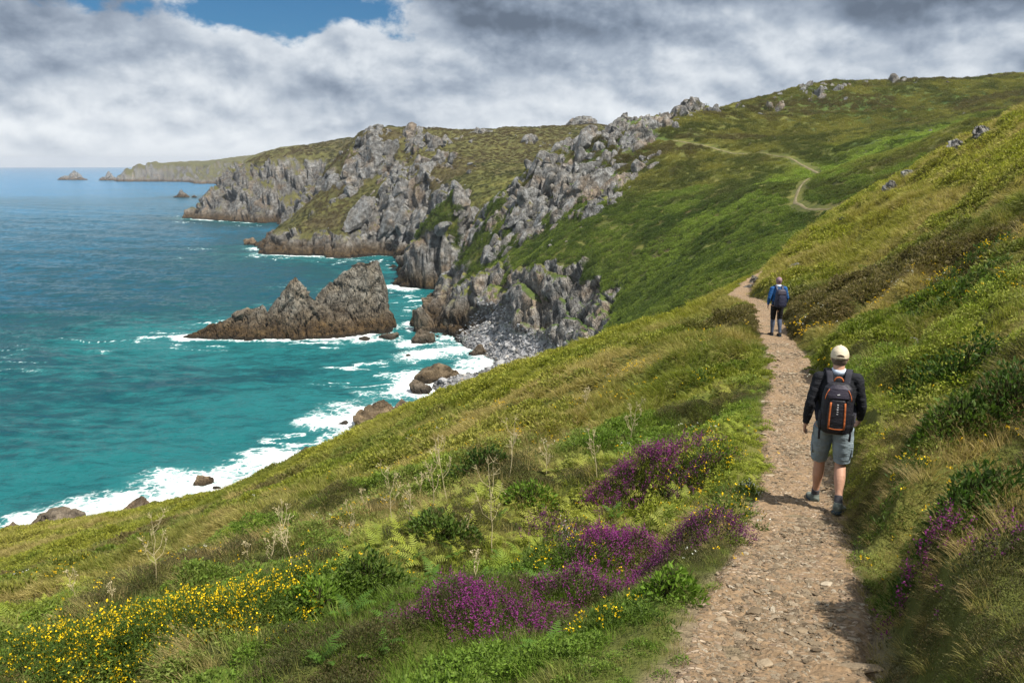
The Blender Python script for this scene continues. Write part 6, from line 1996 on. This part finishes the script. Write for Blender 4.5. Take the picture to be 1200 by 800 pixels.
    # hair and head-gear
    link('hair', skin_over('hair', [ball(H + (0, -0.016, -0.010), (0.0805, 0.088, 0.088), 16)], 0.006, clothes['hair'], 2), parent=body)
    return body, J

def strip_mesh(name, pts, width, thick, mat, side):
    """webbing: a flat band through points"""
    return plain(name, [loft(pts, [(width * 0.5, thick * 0.5)] * len(pts), 12, side, sq=4.0)], mat, True)
def backpack(J, loc, rz, lab, w, h, dep, cols, detail=True):
    """worn on the back: hangs behind the chest joint"""
    root = empty('backpack', loc, rz)
    tag(root, lab, 'backpack')
    ch, hip, nk = J['chest'], J['pelvis'], J['neck']
    topz = nk[2] - 0.045; botz = topz - h
    yb = ch[1] - 0.125                                              # the wearer's back
    def Y(z):
        return hip[1] + (ch[1] - hip[1]) * (z - hip[2]) / (ch[2] - hip[2]) - 0.128
    zs = [botz, botz + 0.02, botz + 0.08, botz + h * 0.4, botz + h * 0.72, botz + h * 0.90, topz - 0.012, topz]
    ws = [0.34, 0.44, 0.49, 0.50, 0.48, 0.42, 0.30, 0.16]; ds = [0.34, 0.44, 0.50, 0.50, 0.44, 0.34, 0.22, 0.12]
    pts = [np.array((0, Y(z) - dep * 0.5, z)) for z in zs]
    link('main_bag', skin_over('main_bag', [loft(pts, [(a * w, b * dep) for a, b in zip(ws, ds)], 28, sq=2.9)], 0.006, cols['bag'], 3), parent=root)
    def Yo(z):
        u = (z - botz) / h
        return Y(z) - dep * 0.5 - dep * float(np.interp(u, [0, .05, .16, .4, .72, .9, 1], [.34, .46, .50, .50, .44, .34, .12]))
    # front pocket and lid panel
    z0, z1 = botz + 0.035, botz + h * 0.70
    pz = np.linspace(z0, z1, 7)
    link('front_pocket', skin_over('front_pocket', [loft([np.array((0, Yo(z) - 0.004, z)) for z in pz], [(w * 0.30 * q, 0.030 * q) for q in (0.75, 0.97, 1, 1, 0.98, 0.92, 0.7)], 22, sq=3.0)], 0.005, cols['bag'], 2), parent=root)
    pz = np.linspace(botz + h * 0.72, botz + h * 0.955, 5)
    link('lid_pocket', skin_over('lid_pocket', [loft([np.array((0, Yo(z) + 0.004, z)) for z in pz], [(w * q, 0.026) for q in (0.34, 0.38, 0.37, 0.32, 0.2)], 22, sq=2.8)], 0.005, cols['panel'], 2), parent=root)
    if detail:
        for s_ in (-1, 1):
            pz = np.linspace(botz + 0.09, botz + h * 0.66, 8)
            link('zip_trim', strip_mesh('zip_trim', [np.array((s_ * w * (0.235 - 0.02 * (i / 7) ** 2), Yo(z) - 0.030, z)) for i, z in enumerate(pz)], 0.017, 0.012, M_ORANGE, (1, 0, 0)), parent=root)
            pz = np.linspace(botz + h * 0.70, botz + h * 0.90, 5)
            link('piping', strip_mesh('piping', [np.array((s_ * w * (0.40 - 0.12 * (i / 4) ** 2), Yo(z) - 0.016, z)) for i, z in enumerate(pz)], 0.007, 0.007, M_ORANGE, (1, 0, 0)), parent=root)
        a = np.linspace(-1, 1, 9)
        link('base_trim', strip_mesh('base_trim', [np.array((q * w * 0.25, Yo(botz + 0.07) - 0.030, botz + 0.075 + 0.012 * abs(q) ** 3)) for q in a], 0.013, 0.010, M_ORANGE, (0, 0, 1)), parent=root)
        lp = []
        for i in range(5):
            z = botz + h * (0.62 - 0.045 * i)
            lp.append(loft([np.array((-0.008 + 0.002 * (i % 2), Yo(z) - 0.0325, z)), np.array((0.008, Yo(z) - 0.0325, z))], [(0.006, 0.0012)] * 2, 8, (0, 0, 1), sq=4))
        link('printed_mark', plain('printed_mark', lp, M_PALE, False), parent=root)
        lp = [loft([np.array((-0.012, Yo(botz + h * 0.80) - 0.024, botz + h * 0.80)), np.array((0.012, Yo(botz + h * 0.80) - 0.024, botz + h * 0.815))], [(0.006, 0.002)] * 2, 8, (0, 0, 1), sq=4)]
        link('badge', plain('badge', lp, M_PALE, False), parent=root)
    a = np.linspace(0, math.pi, 9)
    link('haul_loop', plain('haul_loop', [loft([np.array((0.042 * math.cos(q), Y(topz) - 0.018, topz - 0.01 + 0.045 * math.sin(q))) for q in a], [0.0075] * 9, 8, (0, 1, 0))], M_ORANGE if detail else cols['strap']), parent=root)
    for s_ in (-1, 1):
        k_ = 'l' if s_ < 0 else 'r'
        sh = J[k_ + 'sh']
        shz = lerp(nk, sh, 0.50)[2]
        pts = [np.array((s_ * 0.075, Y(topz - 0.05) - 0.015, topz - 0.05)), np.array((s_ * 0.092, nk[1] - 0.085, shz + 0.042)), np.array((s_ * 0.102, nk[1] - 0.02, shz + 0.070)), np.array((s_ * 0.112, nk[1] + 0.06, shz + 0.048)),
               np.array((s_ * 0.125, ch[1] + 0.125, ch[2] + 0.06)), np.array((s_ * 0.145, ch[1] + 0.135, ch[2] - 0.06)), np.array((s_ * 0.178, ch[1] + 0.03, ch[2] - 0.20)), np.array((s_ * 0.16, Y(botz + 0.09) - 0.01, botz + 0.10))]
        P, _q = bulge([p for p in pts], [(0.03, 0.01)] * len(pts), 4)
        link('shoulder_strap', strip_mesh('shoulder_strap', P, 0.062, 0.016, cols['strap'], (1, 0, 0)), parent=root)
        link('side_pocket', skin_over('side_pocket', [loft([np.array((s_ * w * 0.47, Y(z) - dep * 0.45, z)) for z in np.linspace(botz + 0.03, botz + h * 0.42, 5)], [(0.028 * q, dep * 0.34 * q) for q in (0.7, 1, 1, 1, 0.9)], 16)], 0.006, cols['bag'], 2), parent=root)
        if detail:
            x0 = s_ * w * 0.46
            link('loose_strap', strip_mesh('loose_strap', [np.array((x0, Y(botz + .05) - 0.06, botz + 0.06)), np.array((x0 + s_ * 0.006, Y(botz) - 0.075, botz - 0.01)), np.array((x0 + s_ * 0.002, Y(botz) - 0.078, botz - 0.085))], 0.022, 0.005, cols['strap'], (1, 0, 0)), parent=root)
    return root

# ---- the near walker: beige cap, black jersey, grey-blue shorts
def on_path(D):
    i = int(np.argmin(np.abs(PATH[:, 1] - D)))
    s = _s[i]
    return s
sA = on_path(7.80)
xA, yA, zA, nxA, nyA = path_at(np.array(sA))
pc = at(968, 590, 7.75)
tA = float((pc[0] - xA) * nxA + (pc[1] - yA) * nyA)
rzA = math.atan2(-(-float(nyA)), float(nxA)) if False else math.atan2(float(nyA), float(nxA))
def gz(s, t):
    return float(path_surface(np.array([s]), np.array([t]))[2][0])
g0 = gz(sA, tA)
gl = gz(sA + 0.34, tA - 0.10) - g0; gr = gz(sA - 0.10, tA + 0.10) - g0
JA = dict(head=(0.0, 0.065, 1.648), neck=(0, 0.030, 1.495), chest=(0, 0.005, 1.30), pelvis=(0, 0, 0.985),
          lsh=(-0.180, 0.005, 1.430), lel=(-0.250, -0.065, 1.165), lwr=(-0.280, -0.010, 0.920), lhand=(-0.285, 0.040, 0.835),
          rsh=(0.180, 0.020, 1.435), rel=(0.248, 0.030, 1.165), rwr=(0.258, 0.165, 0.965), rhand=(0.240, 0.235, 0.90),
          lhip=(-0.092, 0.01, 0.92), lkn=(-0.100, 0.165, 0.500 + gl * 0.5), lan=(-0.112, 0.275, 0.088 + gl), ltoe=(-0.150, 0.440, 0.015 + gl),
          rhip=(0.092, -0.01, 0.92), rkn=(0.098, 0.020, 0.490 + gr * 0.5), ran=(0.098, -0.200, 0.122 + gr), rtoe=(0.145, -0.045, 0.018 + gr))
locA = (float(xA + nxA * tA), float(yA + nyA * tA), g0)
p1, J1 = person(JA, 'nearer hiker in beige cap, black top and grey blue shorts seen from behind', dict(top_name='jersey', top=M_BLACKKNIT, leg_name='shorts', leg=M_SHORTS, leg_end=0.90, leg_wide=1.22,
                sock_mat=M_SOCK, shoe=M_SHOE, sole=M_SOLE, hair=M_HAIR), locA, rzA)
H = J1['head']
# the cap: crown with an opening above the strap at the back, peak in front
def cap_crown():
    V, Fc = [], []
    n, m = 40, 14
    for i in range(m + 1):
        a = (math.pi * 0.5) * (1 - i / m) * 1.12 - 0.18
        for k_ in range(n):
            b = 2 * math.pi * k_ / n
            z = max(math.sin(a), -0.22)
            c_ = math.cos(max(a, -0.2))
            back = max(0.0, -math.sin(b))
            zz = H[2] + 0.018 + 0.108 * math.sin(a) * (1 + 0.04 * back)
            V.append(np.array((H[0] + 0.0905 * c_ * math.cos(b), H[1] - 0.002 + 0.112 * c_ * math.sin(b), zz)))
    for i in range(m):
        for k_ in range(n):
            b = 2 * math.pi * (k_ + 0.5) / n
            db = abs(((b - 1.5 * math.pi) + math.pi) % (2 * math.pi) - math.pi)
            if i >= m - 0 - 0 and db < 0.4:
                continue
            a_ = i * n + k_; b_ = i * n + (k_ + 1) % n
            Fc.append((a_, b_, b_ + n, a_ + n))
    return V, Fc
V, Fc = cap_crown()
me = mesh_mixed('cap', V, Fc, True); me.materials.append(M_CAP)
capo = link('cap', me, parent=p1)
md = capo.modifiers.new('thickness', 'SOLIDIFY'); md.thickness = 0.004; md.offset = 1
pk = [loft([H + np.array((x_, 0.085 + 0.075 * (1 - (x_ / 0.085) ** 2) * 0.5, 0.010 - 0.020 * (1 - (x_ / 0.085) ** 2))) for x_ in np.linspace(-0.08, 0.08, 11)], [(0.042 * (1 - (q / 5.5) ** 2) + 0.004, 0.003) for q in range(-5, 6)], 12, (0, 1, -0.25))]
link('peak', plain('peak', pk, M_CAP), parent=capo)
arc = [H + np.array((0.041 * math.cos(q), -0.118 + 0.010 * abs(math.cos(q)), 0.022 + 0.032 * math.sin(q))) for q in np.linspace(0, math.pi, 11)]
fill = []
cx_ = np.mean(arc, axis=0)
V = [p + np.array((0, -0.0045, 0)) for p in arc]
opn = mesh_mixed('opening', V, [tuple(range(11))]); opn.materials.append(M_HAIR)
link('opening', opn, parent=capo)
link('adjuster_strap', strip_mesh('adjuster_strap', [H + np.array((x_, -0.1205 + 0.35 * x_ * x_ * 6, 0.019)) for x_ in np.linspace(-0.055, 0.055, 7)], 0.014, 0.004, M_CAP, (0, 0, 1)), parent=capo)
link('button', plain('button', [ball(H + np.array((0, -0.002, 0.129)), (0.009, 0.009, 0.005), 8)], M_CAP), parent=capo)
nk = J1['neck']
link('collar', plain('collar', [loft([nk + (0, 0.0, -0.012), nk + (0, 0.0, 0.022), nk + (0, -0.001, 0.040)], [(0.084, 0.082), (0.072, 0.073), (0.069, 0.070)], 24)], M_COLLAR), parent=p1)
p1.scale = (0.962,) * 3
bp_ = backpack(J1, locA, rzA, 'black rucksack with orange zips worn by the nearer hiker', 0.310, 0.530, 0.19, dict(bag=M_PACK, panel=M_PACKGREY, strap=M_STRAP))
bp_.scale = (0.962,) * 3

for s_ in ('l', 'r'):                      # side pockets of the shorts
    sg = -1 if s_ == 'l' else 1
    m0 = lerp(J1[s_ + 'hip'], J1[s_ + 'kn'], 0.52)
    link('side_pocket', skin_over('side_pocket', [loft([m0 + (sg * 0.094, -0.01, 0.075), m0 + (sg * 0.097, -0.01, 0.0), m0 + (sg * 0.098, -0.01, -0.085)], [(0.012, 0.052), (0.014, 0.060), (0.012, 0.056)], 14, sq=3.5)], 0.006, M_SHORTS, 2), parent=[c for c in p1.children if c.name.startswith('shorts')][0])

# ---- the farther walker: blue top, black shorts over grey-blue leggings
sB = on_path(23.5)
xB, yB, zB, nxB, nyB = path_at(np.array(sB))
pcB = at(909, 391, 23.5)
tB = float((pcB[0] - xB) * nxB + (pcB[1] - yB) * nyB)
rzB = 0.02
g0 = gz(sB, tB)
gl = gz(sB + 0.10, tB - 0.10) - g0; gr = gz(sB - 0.05, tB + 0.10) - g0
JB = dict(head=(0.01, 0.060, 1.645), neck=(0, 0.028, 1.495), chest=(0, 0.005, 1.30), pelvis=(0, 0, 0.985),
          lsh=(-0.192, 0.012, 1.430), lel=(-0.272, -0.020, 1.165), lwr=(-0.265, 0.060, 0.925), lhand=(-0.262, 0.085, 0.84),
          rsh=(0.192, 0.012, 1.430), rel=(0.272, -0.020, 1.165), rwr=(0.262, 0.090, 0.935), rhand=(0.250, 0.140, 0.855),
          lhip=(-0.090, 0.00, 0.92), lkn=(-0.098, 0.045, 0.50 + gl * .5), lan=(-0.105, 0.030, 0.088 + gl), ltoe=(-0.125, 0.200, 0.015 + gl),
          rhip=(0.090, 0.00, 0.92), rkn=(0.094, 0.030, 0.50 + gr * .5), ran=(0.090, -0.115, 0.098 + gr), rtoe=(0.110, 0.060, 0.016 + gr))
locB = (float(xB + nxB * tB), float(yB + nyB * tB), g0)
p2, J2 = person(JB, 'farther hiker seen from behind in bright blue top and black shorts over leggings', dict(top_name='fleece', top=M_BLUE, leg_name='shorts', leg=M_BLACK, leg_end=0.98, leg_wide=1.02, shin=M_GREYBLUE,
                sock_mat=M_SOCK, shoe=M_DARKSHOE, sole=M_SOLE, hair=M_MAUVE), locB, rzB)
H2 = J2['head']
link('beanie', skin_over('beanie', [ball(H2 + np.array((0, -0.012, 0.030)), (0.088, 0.104, 0.100), 16)], 0.007, M_MAUVE, 2), parent=p2)
link('collar', plain('collar', [loft([J2['neck'] + (0, 0.0, -0.012), J2['neck'] + (0, 0.0, 0.050)], [(0.088, 0.086), (0.074, 0.074)], 24)], M_COLLAR), parent=p2)
backpack(J2, locB, rzB, 'navy blue rucksack worn by the farther hiker in the blue top', 0.335, 0.55, 0.20, dict(bag=M_BLUEPACK, panel=M_PACKGREY, strap=M_BLUEPACK), False)
